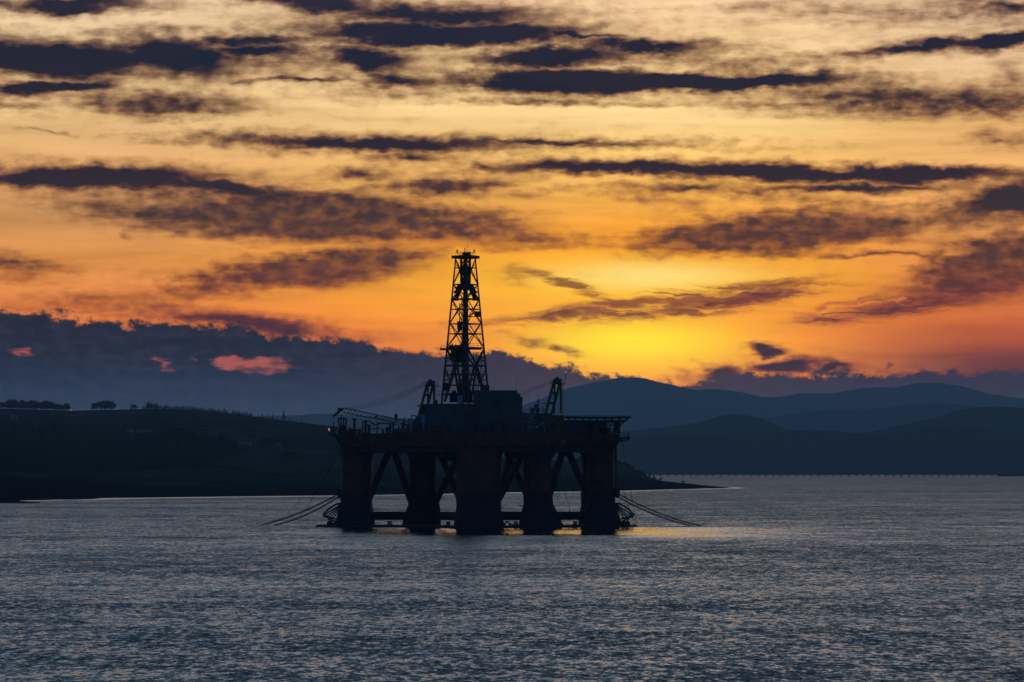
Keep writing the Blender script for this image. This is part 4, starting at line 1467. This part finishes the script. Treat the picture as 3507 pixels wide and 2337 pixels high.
# yellow sponson along the roof overhang, roof plant, gutter
b = MB()
a, c = rg(1693, 1360, 4), rg(1786, 1372, 4)
b.box(((a.x + c.x) / 2, RY + 3, (a.z + c.z) / 2), (c.x - a.x, 3, a.z - c.z))
rpart(b, 'yellow_roof_beam', M['yellow'])
b = MB()
for (l, r_, t0, t1) in ((1696, 1770, 1338, 1342), (1652, 1676, 1320, 1338), (1768, 1782, 1350, 1374), (1782, 1790, 1360, 1374), (1630, 1640, 1385, 1400)):
    a, c = rg(l, t0, 10), rg(r_, t1, 10)
    b = MB()
    b.box(((a.x + c.x) / 2, RY + 10, (a.z + c.z) / 2), (c.x - a.x, 5, a.z - c.z))
    rpart(b, 'roof_plant', M['steel'])
b = MB()
a, c = rg(1676, 1336, 6), rg(1692, 1336, 6)
rail(b, [a, c], 1.1, .05, 1.0)
rpart(b, 'roof_rail', M['steel'])
# pale cylindrical tank in front of the derrick foot
b = MB()
a = rg(1575.5, 1372, 0)
b.loft([(a.x, RY, zat(1388, RY), .80, .80), (a.x, RY, zat(1359, RY), .80, .80), (a.x, RY, zat(1356, RY), .55, .55)], 18, 2)
rpart(b, 'vertical_tank', M['tank'])
for px_, t0, t1, m_ in ((1450, 1420, 1452, 'tank'), (1436, 1424, 1452, 'house'), (1409, 1440, 1452, 'tank')):
    b = MB()
    a = rg(px_, t0, 0)
    b.loft([(a.x, RY, zat(t1, RY), .95, .95), (a.x, RY, zat(t0 + 3, RY), .95, .95), (a.x, RY, zat(t0, RY), .5, .5)], 14, 2)
    b.bar((a.x, RY, zat(t1, RY)), (a.x, RY, ZD1), .5, 8)
    rpart(b, 'silo', M[m_])
# radome domes
for px_, py, r_ in ((1356, 1424, .62), (1836, 1391, .66), (1494, 1376, .6)):
    b = MB()
    c = rg(px_, py, 3)
    b.ball(c, r_, 12, 8)
    b.bar((c.x, c.y, c.z), (c.x, c.y, zat(py + 18, RY + 3)), r_ * .8, 10)
    rpart(b, 'radome', M['house'])
# radar mast and whip aerials
b = MB()
b.bar(rg(1843, 1416, 8), rg(1843, 1365, 8), .3, 6, .12)
for py in (1377, 1385, 1400):
    b.bar(rg(1838, py, 8), rg(1848, py, 8), .09, 5)
b.bar(rg(1838, 1377, 8), rg(1838, 1372, 8), .15, 5)
b.bar(rg(1847, 1377, 8), rg(1847, 1366, 8), .08, 5)
b.bar(rg(1836, 1412, 8), rg(1842, 1402, 8), .35, 6)
b.bar(rg(1861, 1414, 8), rg(1861, 1391, 8), .09, 5)
b.bar(rg(1857, 1404, 8), rg(1866, 1404, 8), .05, 4)
b.bar(rg(1857, 1411, 8), rg(1866, 1411, 8), .05, 4)
rail(b, [rg(1792, 1412, 6), rg(1818, 1412, 6)], 1.0, .05, .6)
rail(b, [rg(1846, 1414, 6), rg(1870, 1412, 6)], 1.0, .05, .6)
rpart(b, 'radar_mast', M['steel'])
for px_, top, bot in ((1768.5, 1285, 1338), (1813, 1350, 1414), (1315, 1413, 1436), (1386, 1414, 1455), (1840.5, 1345, 1370)):
    b = MB()
    b.bar(rg(px_, bot, 8), rg(px_, top, 8), .05, 5, .03)
    rpart(b, 'whip_aerial', M['steel'])
b = MB()
a, c = rg(1816, 1400, 6), rg(1830, 1430, 6)
b.box(((a.x + c.x) / 2, RY + 6, (a.z + c.z) / 2), (c.x - a.x, 2, a.z - c.z))
b.box(rg(1822, 1400, 6), (.8, 1.6, .6))
rpart(b, 'exhaust_stack', M['house'])

# ---- helideck on the right
HD0, HD1 = zat(1433, RY), zat(1428, RY)
hx0, hx1 = rg(1934, 1430).x, rg(2160, 1430).x
heli = empty('helideck', ((hx0 + hx1) / 2 - rig.location.x, 4, HD0), rig)
b = MB()
poly = []
hc, hr = (hx0 + hx1) / 2, (hx1 - hx0) / 2
for k in range(8):
    an = math.pi / 8 + k * math.pi / 4
    poly.append((hc + hr * math.cos(an) / math.cos(math.pi / 8), RY + 4 + hr * .95 * math.sin(an)))
b.prism(poly, HD0, HD1)
rpart(b, 'landing_deck', M['grey'], heli)
b = MB()
for k in range(8):
    a, c = Vector((*poly[k], HD1)), Vector((*poly[(k + 1) % 8], HD1))
    ao, co = a + Vector(((a.x - hc) * .06, (a.y - RY - 4) * .06, .25)), c + Vector(((c.x - hc) * .06, (c.y - RY - 4) * .06, .25))
    b.bar(ao, co, .07, 5)
    for j in range(7):
        f = j / 6
        b.bar(a.lerp(c, f) - Vector((0, 0, .1)), ao.lerp(co, f), .05, 4)
rpart(b, 'safety_net', M['steel'], heli)
b = MB()
for k in range(9):
    x = hx0 + (hx1 - hx0) * (k + .5) / 9
    b.box((x, RY + 4, HD0 - .35), (.35, hr * 1.5, .7))
for dd in (-6, 4, 14):
    b.box((hc, RY + dd, HD0 - .85), ((hx1 - hx0) * .86, .4, .5))
rpart(b, 'deck_beam', M['steel'], heli)
b = MB()
for dd in (-5, 13):
    for (x0_, y0_, x1_, y1_, r_) in ((2150, 1434, 2118, 1463, .22), (2100, 1437, 2080, 1486, .16), (2078, 1440, 2104, 1476, .15), (2104, 1440, 2080, 1476, .15), (2080, 1458, 2108, 1458, .12), (2080, 1470, 2104, 1470, .12), (2082, 1438, 2082, 1486, .2),
                                     (2036, 1442, 2050, 1486, .2), (2036, 1442, 2036, 1486, .2), (2060, 1440, 2046, 1460, .15)):
        b.bar(rg(x0_, y0_, dd), rg(x1_, y1_, dd), r_, 6)
rpart(b, 'support_truss', M['steel'], heli)
# control cab and winch housing under the overhang
b = MB()
a, c = rg(2104, 1448, 2), rg(2124, 1486, 2)
b.loft([((a.x + c.x) / 2 - .2, RY + 4, zat(1484, RY), 1.9, 2.4), ((a.x + c.x) / 2, RY + 4, zat(1466, RY), .95, 2), ((a.x + c.x) / 2, RY + 4, zat(1463, RY), 1.1, 2), ((a.x + c.x) / 2 + .1, RY + 4, zat(1449, RY), 1.25, 2.1), ((a.x + c.x) / 2 + .1, RY + 4, zat(1447, RY), 1.0, 1.9)], 12, 4)
cab_ = rpart(b, 'crane_cab', M['steel'], label='dark cab under the edge of the helideck')
for sx in (-.45, .45):
    b = MB()
    b.box(((a.x + c.x) / 2 + sx + .1, RY + 1.92, zat(1456, RY)), (.6, .12, .9))
    rpart(b, 'window', M['glass'], cab_)
b = MB()
for k in range(3):
    c = rg(2060 + k * 14, 1476, 0)
    b.bar((c.x - .6, c.y - 1.5, c.z), (c.x - .6, c.y + 2, c.z), 1.0 + .2 * (k % 2), 12)
    b.box((c.x - .6, c.y, (c.z + ZD1) / 2 - .2), (1.6, 2.6, c.z - ZD1))
rpart(b, 'anchor_winch', M['black'])
b = MB()
b.bar(rg(1998, 1486, 0), rg(1998, 1474, 0), .1, 5)
for px_ in (1966, 2008):
    b.ball(rg(px_, 1476, -6), .52, 9, 6)
    b.bar(rg(px_, 1478, -6), rg(px_, 1488, -6), .25, 6)
rpart(b, 'vent_cowl', M['house'])
# lifeboat chute, pale, leaning
b = MB()
b.bar(rg(1826, 1473, -8), rg(1862, 1449, -8), .52, 8)
b.bar(rg(1830, 1474, -8), rg(1838, 1486, -8), .2, 6)
b.bar(rg(1858, 1452, -8), rg(1868, 1484, -8), .16, 6)
rpart(b, 'escape_chute', M['white'])


# ---- cranes
def lattice(b, A, B_, h0, h1, wd, n, rc, rl):
    """box boom from A to B; depth h0 to h1, width wd"""
    A, B_ = Vector(A), Vector(B_)
    dirv = (B_ - A).normalized()
    up = Vector((0, 0, 1)) - dirv * dirv.z
    up.normalize()
    side = dirv.cross(up).normalized()

    def pt(t, u, s):
        return A.lerp(B_, t) + up * (u * (h0 + (h1 - h0) * t) / 2) + side * (s * wd / 2)
    for u in (-1, 1):
        for s in (-1, 1):
            b.bar(pt(0, u, s), pt(1, u, s), rc, 5)
    for k in range(n):
        t0, t1 = k / n, (k + 1) / n
        for s in (-1, 1):
            b.bar(pt(t0, -1, s), pt((t0 + t1) / 2, 1, s), rl, 4)
            b.bar(pt((t0 + t1) / 2, 1, s), pt(t1, -1, s), rl, 4)
        b.bar(pt(t0, 1, -1), pt(t0, 1, 1), rl, 4)
        b.bar(pt(t0, -1, -1), pt(t1, -1, 1), rl, 4)


def sag(a, c, s, n=10):
    a, c = Vector(a), Vector(c)
    return [a.lerp(c, k / n) - Vector((0, 0, s * 4 * (k / n) * (1 - k / n))) for k in range(n + 1)]


def crane(dx, dy, d, label):
    """A-frame crane; dx, dy move the pattern of the left crane's frame to the right crane"""
    o = empty('deck_crane', (rg(1455 + dx, 1430 + dy, d).x - rig.location.x, d, zat(1430 + dy, RY + d)), rig)
    o['label'] = label
    b = MB()
    for dd in (-1.3, 1.3):
        b.bar(rg(1464 + dx, 1312 + dy, d + dd * .5), rg(1434 + dx, 1424 + dy, d + dd), .42, 6)
        b.bar(rg(1485 + dx, 1312 + dy, d + dd * .5), rg(1456 + dx, 1424 + dy, d + dd), .42, 6)
        b.bar(rg(1466 + dx, 1312 + dy, d + dd * .5), rg(1464 + dx, 1424 + dy, d + dd), .26, 6)
        b.bar(rg(1486 + dx, 1312 + dy, d + dd * .5), rg(1487 + dx, 1424 + dy, d + dd), .32, 6)
    for py, l, r_ in ((1353, 1454, 1474), (1388, 1443, 1464)):
        a, c = rg(l + dx, py + dy, d), rg(r_ + dx, py + dy, d)
        b.box(((a.x + c.x) / 2, RY + d, a.z), (c.x - a.x, 2.6, .7))
    b.bar(rg(1461 + dx, 1317 + dy, d), rg(1488 + dx, 1311 + dy, d), .75, 8)
    b.bar(rg(1464 + dx, 1313 + dy, d), rg(1476 + dx, 1303 + dy, d), .6, 8)
    b.ball(rg(1476 + dx, 1303 + dy, d), .42, 9, 6)
    b.box(rg(1484 + dx, 1309 + dy, d), (.9, 1.0, .7))
    fr = rpart(b, 'a_frame', M['yellow'], o)
    b = MB()
    a, c = rg(1452 + dx, 1322 + dy, d - 1.5), rg(1502 + dx, 1322 + dy, d - 1.5)
    b.box(((a.x + c.x) / 2, RY + d, a.z), (c.x - a.x, 3.2, .22))
    rail(b, [a, c], 1.05, .06, .9)
    rpart(b, 'top_platform', M['steel'], o)
    b = MB()
    lx = 1493 + dx
    for o_ in (-.25, .25):
        b.bar(rg(lx, 1322 + dy, d) + Vector((o_, 0, 0)), rg(lx, 1424 + dy, d) + Vector((o_, 0, 0)), .05, 4)
    for k in range(22):
        p = rg(lx, 1322 + dy, d).lerp(rg(lx, 1424 + dy, d), k / 21)
        b.bar(p - Vector((.25, 0, 0)), p + Vector((.25, 0, 0)), .04, 4)
    rpart(b, 'ladder', M['steel'], o)
    b = MB()
    b.bar(rg(1427 + dx, 1390 + dy, d), rg(1444 + dx, 1385 + dy, d), .10, 5)
    b.bar(rg(1427 + dx, 1390 + dy, d), rg(1444 + dx, 1395 + dy, d), .10, 5)
    rpart(b, 'fly_bracket', M['steel'], o)
    return o


ZC = 1302
cr1 = crane(0, 0, 2, 'left deck crane with its boom laid out over the left edge')
cr2 = crane(434, -7, -6, 'right deck crane with its boom laid leftward in front of the houses')
# left crane: boom, jib, ropes, pedestal
b = MB()
lattice(b, rg(1402, 1450, 0), rg(1178, 1406, 0), 1.0, 1.5, 1.5, 15, .15, .07)
b.bar(rg(1172, 1402, 0), rg(1144, 1424, 0), .38, 6, .42)
b.bar(rg(1178, 1400, 0), rg(1146, 1424, 0), .22, 6)
b.ball(rg(1144, 1424, 0), .45, 8, 6)
b.box(rg(1166, 1402, 0), (1.8, 1.6, .8))
b.ball(rg(1288, 1427, -.5), .42, 8, 6)
rpart(b, 'boom', M['yellow'], cr1)
b = MB()
for k in range(5):
    b.path(sag(rg(1454 + k, 1312 + k * 2.0, 2), rg(1178 + k * 9, 1398 + k * 1.2, 0), .9 + .15 * k, 12), .045, 4)
rpart(b, 'pendant_rope', M['rope'], cr1)
b = MB()
b.bar(rg(1142, 1424, 0), rg(1142, 1472, 0), .045, 4)
b.bar(rg(1142, 1446, 0), rg(1142, 1470, 0), .20, 6, .08)
b.bar(rg(1142, 1470, 0), rg(1142, 1477, 0), .16, 6, .3)
rpart(b, 'hook_block', M['black'], cr1)
b = MB()
a, c = rg(1430, 1424, 2), rg(1492, 1484, 2)
b.loft([((a.x + c.x) / 2 - .8, RY + 2, ZD1, 1.8, 1.8), ((a.x + c.x) / 2 - .8, RY + 2, zat(1440, RY), 1.8, 1.8), ((a.x + c.x) / 2 - .5, RY + 2, zat(1436, RY), 2.7, 2.2), ((a.x + c.x) / 2 - .5, RY + 2, zat(1424, RY), 2.7, 2.2)], 14, 3)
rpart(b, 'pedestal', M['yellow'], cr1)
# right crane: boom in front of the houses, cabin, pedestal
b = MB()
lattice(b, rg(1856, 1452, -14), rg(1588, 1400, -16), 1.1, 1.7, 1.6, 17, .16, .075)
b.bar(rg(1590, 1396, -16), rg(1574, 1416, -16), .16, 5)
b.bar(rg(1588, 1408, -16), rg(1574, 1416, -16), .16, 5)
rpart(b, 'boom', M['yellow'], cr2)
b = MB()
for k in range(4):
    b.path(sag(rg(1888 + k, 1303 + k * 2.5, -6), rg(1592 + k * 6, 1393 + k * 1.5, -15), .8 + .15 * k, 14), .045, 4)
rpart(b, 'pendant_rope', M['rope'], cr2)
b = MB()
a, c = rg(1888, 1422, -8), rg(1932, 1451, -8)
b.box(((a.x + c.x) / 2, RY - 6, (a.z + c.z) / 2), (c.x - a.x, 4.4, a.z - c.z))
b.box((a.x - 1.0, RY - 6, a.z - 2.2), (2.0, 3.0, 3.6))
cb = rpart(b, 'machinery_cabin', M['yellow'], cr2)
b = MB()
b.loft([((a.x + c.x) / 2, RY - 6, ZD1, 1.8, 1.8), ((a.x + c.x) / 2, RY - 6, c.z - .01, 1.8, 1.8)], 14, 2)
rpart(b, 'pedestal', M['yellow'], cr2)
b = MB()
q_ = rg(1916, 1438, -8.3)
b.box((q_.x, RY - 8.24, q_.z), (1.2, .10, .8))
rpart(b, 'cabin_sign', M['house'], cr2)
b = MB()
b.bar(rg(1937, 1300, -6), rg(1937, 1276, -6), .12, 5)
rpart(b, 'aerial', M['steel'], cr2)
b = MB()
b.ball(rg(1937.5, 1275, -6), .22, 8, 6)
rpart(b, 'warning_lamp', M['lampw'], cr2)

# ---- left deck: lookout cabin, mushroom vents, pipework
b = MB()
a, c = rg(1156, 1436, 2), rg(1187, 1456, 2)
xm = (a.x + c.x) / 2
zt, zb_ = a.z, c.z
b.loft([(xm + .3, RY + 3, ZD1 - .3, 2.3, 2.4), (xm + .2, RY + 3, zat(1466, RY), 1.5, 2.2), (xm, RY + 3, zb_, 1.15, 1.7)], 12, 5)
cabn = rpart(b, 'lookout_cabin', M['steel'])
for sx in (-1.12, -.38, .38, 1.12):
    b = MB()
    for sy in (-1.55, 1.55):
        b.bar((xm + sx, RY + 3 + sy, zb_), (xm + sx * 1.14, RY + 3 + sy, zt), .16, 5)
    rpart(b, 'window_post', M['steel'], cabn)
b = MB()
b.loft([(xm, RY + 3, zt, 1.45, 1.9), (xm, RY + 3, zt + .45, 1.35, 1.8), (xm, RY + 3, zt + .55, .8, 1.2)], 12, 5)
b.bar((xm - .2, RY + 3, zt + .4), (xm - .2, RY + 3, zt + 1.5), .16, 5)
b.bar((xm + 1.4, RY + 2, zt + .2), (xm + 1.4, RY + 2, zb_ - 1), .14, 5)
rpart(b, 'cabin_roof', M['steel'], cabn)
for px_, top in ((1214, 1434), (1252, 1441), (1264, 1455)):
    b = MB()
    b.bar(rg(px_, 1486, 2), rg(px_, top + 3, 2), .42, 8)
    a = rg(px_, top, 2)
    b.box((a.x, a.y, a.z - .25), (1.35, 1.35, .62))
    rpart(b, 'mushroom_vent', M['steel'])
b = MB()
b.bar(rg(1260, 1440, 2), rg(1284, 1456, 2), .24, 6)
for (x0_, y0_, x1_, y1_, r_) in ((1242, 1443, 1242, 1486, .22), (1284, 1456, 1312, 1450, .18), (1292, 1450, 1330, 1450, .16), (1292, 1450, 1292, 1486, .2), (1330, 1450, 1360, 1455, .18), (1408, 1424, 1424, 1424, .16), (1408, 1424, 1408, 1446, .16), (1424, 1424, 1424, 1440, .16), (1398, 1435, 1412, 1440, .14),
                                 (1400, 1440, 1400, 1486, .16), (1384, 1433, 1384, 1486, .2), (1380, 1450, 1390, 1440, .2), (1366, 1457, 1366, 1486, .2), (1190, 1472, 1240, 1472, .12), (1270, 1470, 1310, 1466, .12)):
    b.bar(rg(x0_, y0_, 2), rg(x1_, y1_, 2), r_, 6)
rpart(b, 'pipework', M['house'])
b = MB()
rail(b, [rg(1186, 1478, -2), rg(1340, 1478, -8)], 1.2, .06, 1.6)
rail(b, [rg(1280, 1460, 2), rg(1400, 1462, 0)], 1.2, .06, 1.3)
rpart(b, 'walkway_rail', M['steel'])
rk = random.Random(11)
KIND = [('deck_container', 'grey'), ('deck_container', 'house'), ('pump_skid', 'steel'), ('valve_skid', 'steel'), ('deck_container', 'steel'), ('pump_skid', 'red')]
for (l, r_, base, hmin, hmax, n, d) in ((1194, 1235, 1486, 8, 16, 4, 0), (1306, 1410, 1486, 14, 36, 9, 4), (1350, 1402, 1486, 10, 24, 4, -4), (1410, 1560, 1486, 14, 44, 10, -9), (1560, 1720, 1486, 12, 40, 10, -15), (1716, 1838, 1486, 10, 32, 8, -13), (1880, 2060, 1486, 8, 26, 8, -7)):
    for k in range(n):
        px_ = l + (r_ - l) * (k + .5) / n + rk.uniform(-3, 3)
        hh = rk.uniform(hmin, hmax) * MP
        ww = rk.uniform(.5, .95) * (r_ - l) / n * MP
        nm, m_ = rk.choice(KIND)
        if l == 1306 and k in (4, 5): nm, m_ = 'deck_container', 'red'
        p = rg(px_, 1486, d + rk.uniform(-1, 1))
        # keep on the deck
        p.y = max(p.y, hull_y(px_)[0] + 2.2)
        b = MB()
        b.box((p.x, p.y, ZD1 + hh / 2), (ww, 2.6, hh))
        if nm == 'deck_container':
            for j in range(5):
                b.box((p.x - ww / 2 + ww * (j + .5) / 5, p.y - 1.36, ZD1 + hh / 2), (ww * .07, .10, hh * .86))
            b.box((p.x, p.y, ZD1 + hh + .06), (ww * 1.03, 2.66, .12))
        else:
            b.bar((p.x - ww * .3, p.y - 1.4, ZD1 + hh * .5), (p.x + ww * .3, p.y - 1.4, ZD1 + hh * .5), min(.4, hh * .3), 8)
            b.bar((p.x - ww * .2, p.y, ZD1 + hh), (p.x - ww * .2, p.y, ZD1 + hh + rk.uniform(.4, 1.3)), .14, 6)
            b.bar((p.x + ww * .25, p.y, ZD1 + hh), (p.x + ww * .25, p.y, ZD1 + hh + .5), .3, 7)
        rpart(b, nm, M[m_])

# ---- anchor chains and mooring ropes: things of their own, hung from the rig into the water
def chain(p0, p1, s, label):
    pts = sag(p0, p1, s, 70)
    o_ = MB()
    for k in range(70):
        a, c = pts[k], pts[k + 1]
        m_ = (a + c) / 2
        d = (c - a).normalized()
        side = Vector((0, 1, 0)) if k % 2 == 0 else d.cross(Vector((0, 1, 0))).normalized()
        L = (c - a).length * .62
        wd = .17
        ring = []
        for j in range(8):
            an = 2 * math.pi * j / 8
            ring.append(m_ + d * (L * math.cos(an)) + side * (wd * math.sin(an) * 1.25))
        for j in range(8):
            o_.bar(ring[j], ring[(j + 1) % 8], .13, 4)
    ob = o_.build('anchor_chain', M['chain'], loc=p0)
    tag(ob, label, 'chain', 'anchor chains of the rig')
    return ob


def sea_pt(px, py):
    Yw = shore_dist(py)
    return Vector((at(px, 1603, Yw).x, Yw, -0.3))


chain(rg(1164, 1690, 3), sea_pt(888, 1797), 1.1, 'upper heavy chain running left from the left corner column into the water')
chain(rg(1164, 1699, 3), sea_pt(928, 1799), 1.3, 'lower heavy chain running left from the left corner column into the water')
chain(rg(2114, 1690, 5), sea_pt(2420, 1802), 1.3, 'upper heavy chain running right from the right corner column into the water')
chain(rg(2114, 1701, 5), sea_pt(2384, 1801), 1.2, 'lower heavy chain running right from the right corner column into the water')
for (x0_, y0_, d, x1_, y1_, lab) in ((1163, 1530, 2, 985, 1760, 'slack thin rope slanting farthest left from the left platform'), (1166, 1536, 2, 1014, 1797, 'thin rope falling from the left side of the hull to the water'), (2131, 1516, 4, 2182, 1802, 'outer thin rope hanging from the right platform to the water'),
                                   (2112, 1600, 5, 2176, 1801, 'inner thin rope hanging beside the right corner column'), (1919, 1618, 10, 1966, 1797, 'thin rope hanging under the hull between two right columns')):
    b = MB()
    b.path(sag(rg(x0_, y0_, d), (sea_pt(x1_, y1_) if y1_ > 1797 or d < 10 else rg(x1_, y1_, d)), .5, 12), .075, 5)
    ob = b.build('mooring_rope', M['rope'], loc=rg(x0_, y0_, d))
    tag(ob, lab, 'rope', 'thin ropes hanging from the rig')

# gulls standing on the horizontal braces
gb = MB()
gb.loft([(0, 0, .16, .05, .05), (.0, 0, .24, .13, .09), (.02, 0, .34, .15, .10), (.05, 0, .42, .06, .06)], 8, 2)
gb.ball((.12, 0, .47), .075, 8, 5)
gb.bar((.18, 0, .46), (.27, 0, .44), .02, 4, .008)
gb.bar((-.10, 0, .28), (-.36, 0, .22), .06, 5, .02)
gb.bar((.02, .03, 0), (.02, .03, .2), .012, 4)
gb.bar((.02, -.03, 0), (.02, -.03, .2), .012, 4)
gull0 = None
for px_, d in ((1302, 10.5), (1338, 15.2), (1358, 18), (1371, 19.8), (1921, -1.4), (1935, 0), (1950, 1.5), (1979, 4.3), (1994, 5.8), (2001, 6.4)):
    p = rg(px_, 1767, d)
    if gull0 is None:
        gull0 = gb.build('gull', M['gull'])
        g_ = gull0
    else:
        g_ = gull0.copy()
        C.objects.link(g_)
    g_.location = (p.x, p.y, p.z + 1.28)
    g_.rotation_euler = (0, 0, rk.uniform(0, 6.28))
    tag(g_, 'gull perched on the left horizontal brace of the rig' if px_ < 1600 else 'gull perched on the right horizontal brace of the rig', 'gull', 'gulls on the rig')

# ------------------------------------------------------------------ haze: closed box of thin air round everything
hm_ = bpy.data.materials.new('evening_haze')
hm_.use_nodes = True
t = NT(hm_.node_tree)
pv = t.n('ShaderNodeVolumePrincipled')
pv.inputs['Color'].default_value = (0.48, 0.84, 1.0, 1)
pv.inputs['Density'].default_value = HAZE_D
pv.inputs['Anisotropy'].default_value = 0.25
o = t.n('ShaderNodeOutputMaterial')
t.t.links.new(pv.outputs[0], o.inputs['Volume'])
hb = MB()
hb.box((0, 10200, 291), (26000, 21000, 586))
hz = hb.build('haze', hm_)
tag(hz, 'thin blue evening haze over the firth and hills', None, None, 'stuff')
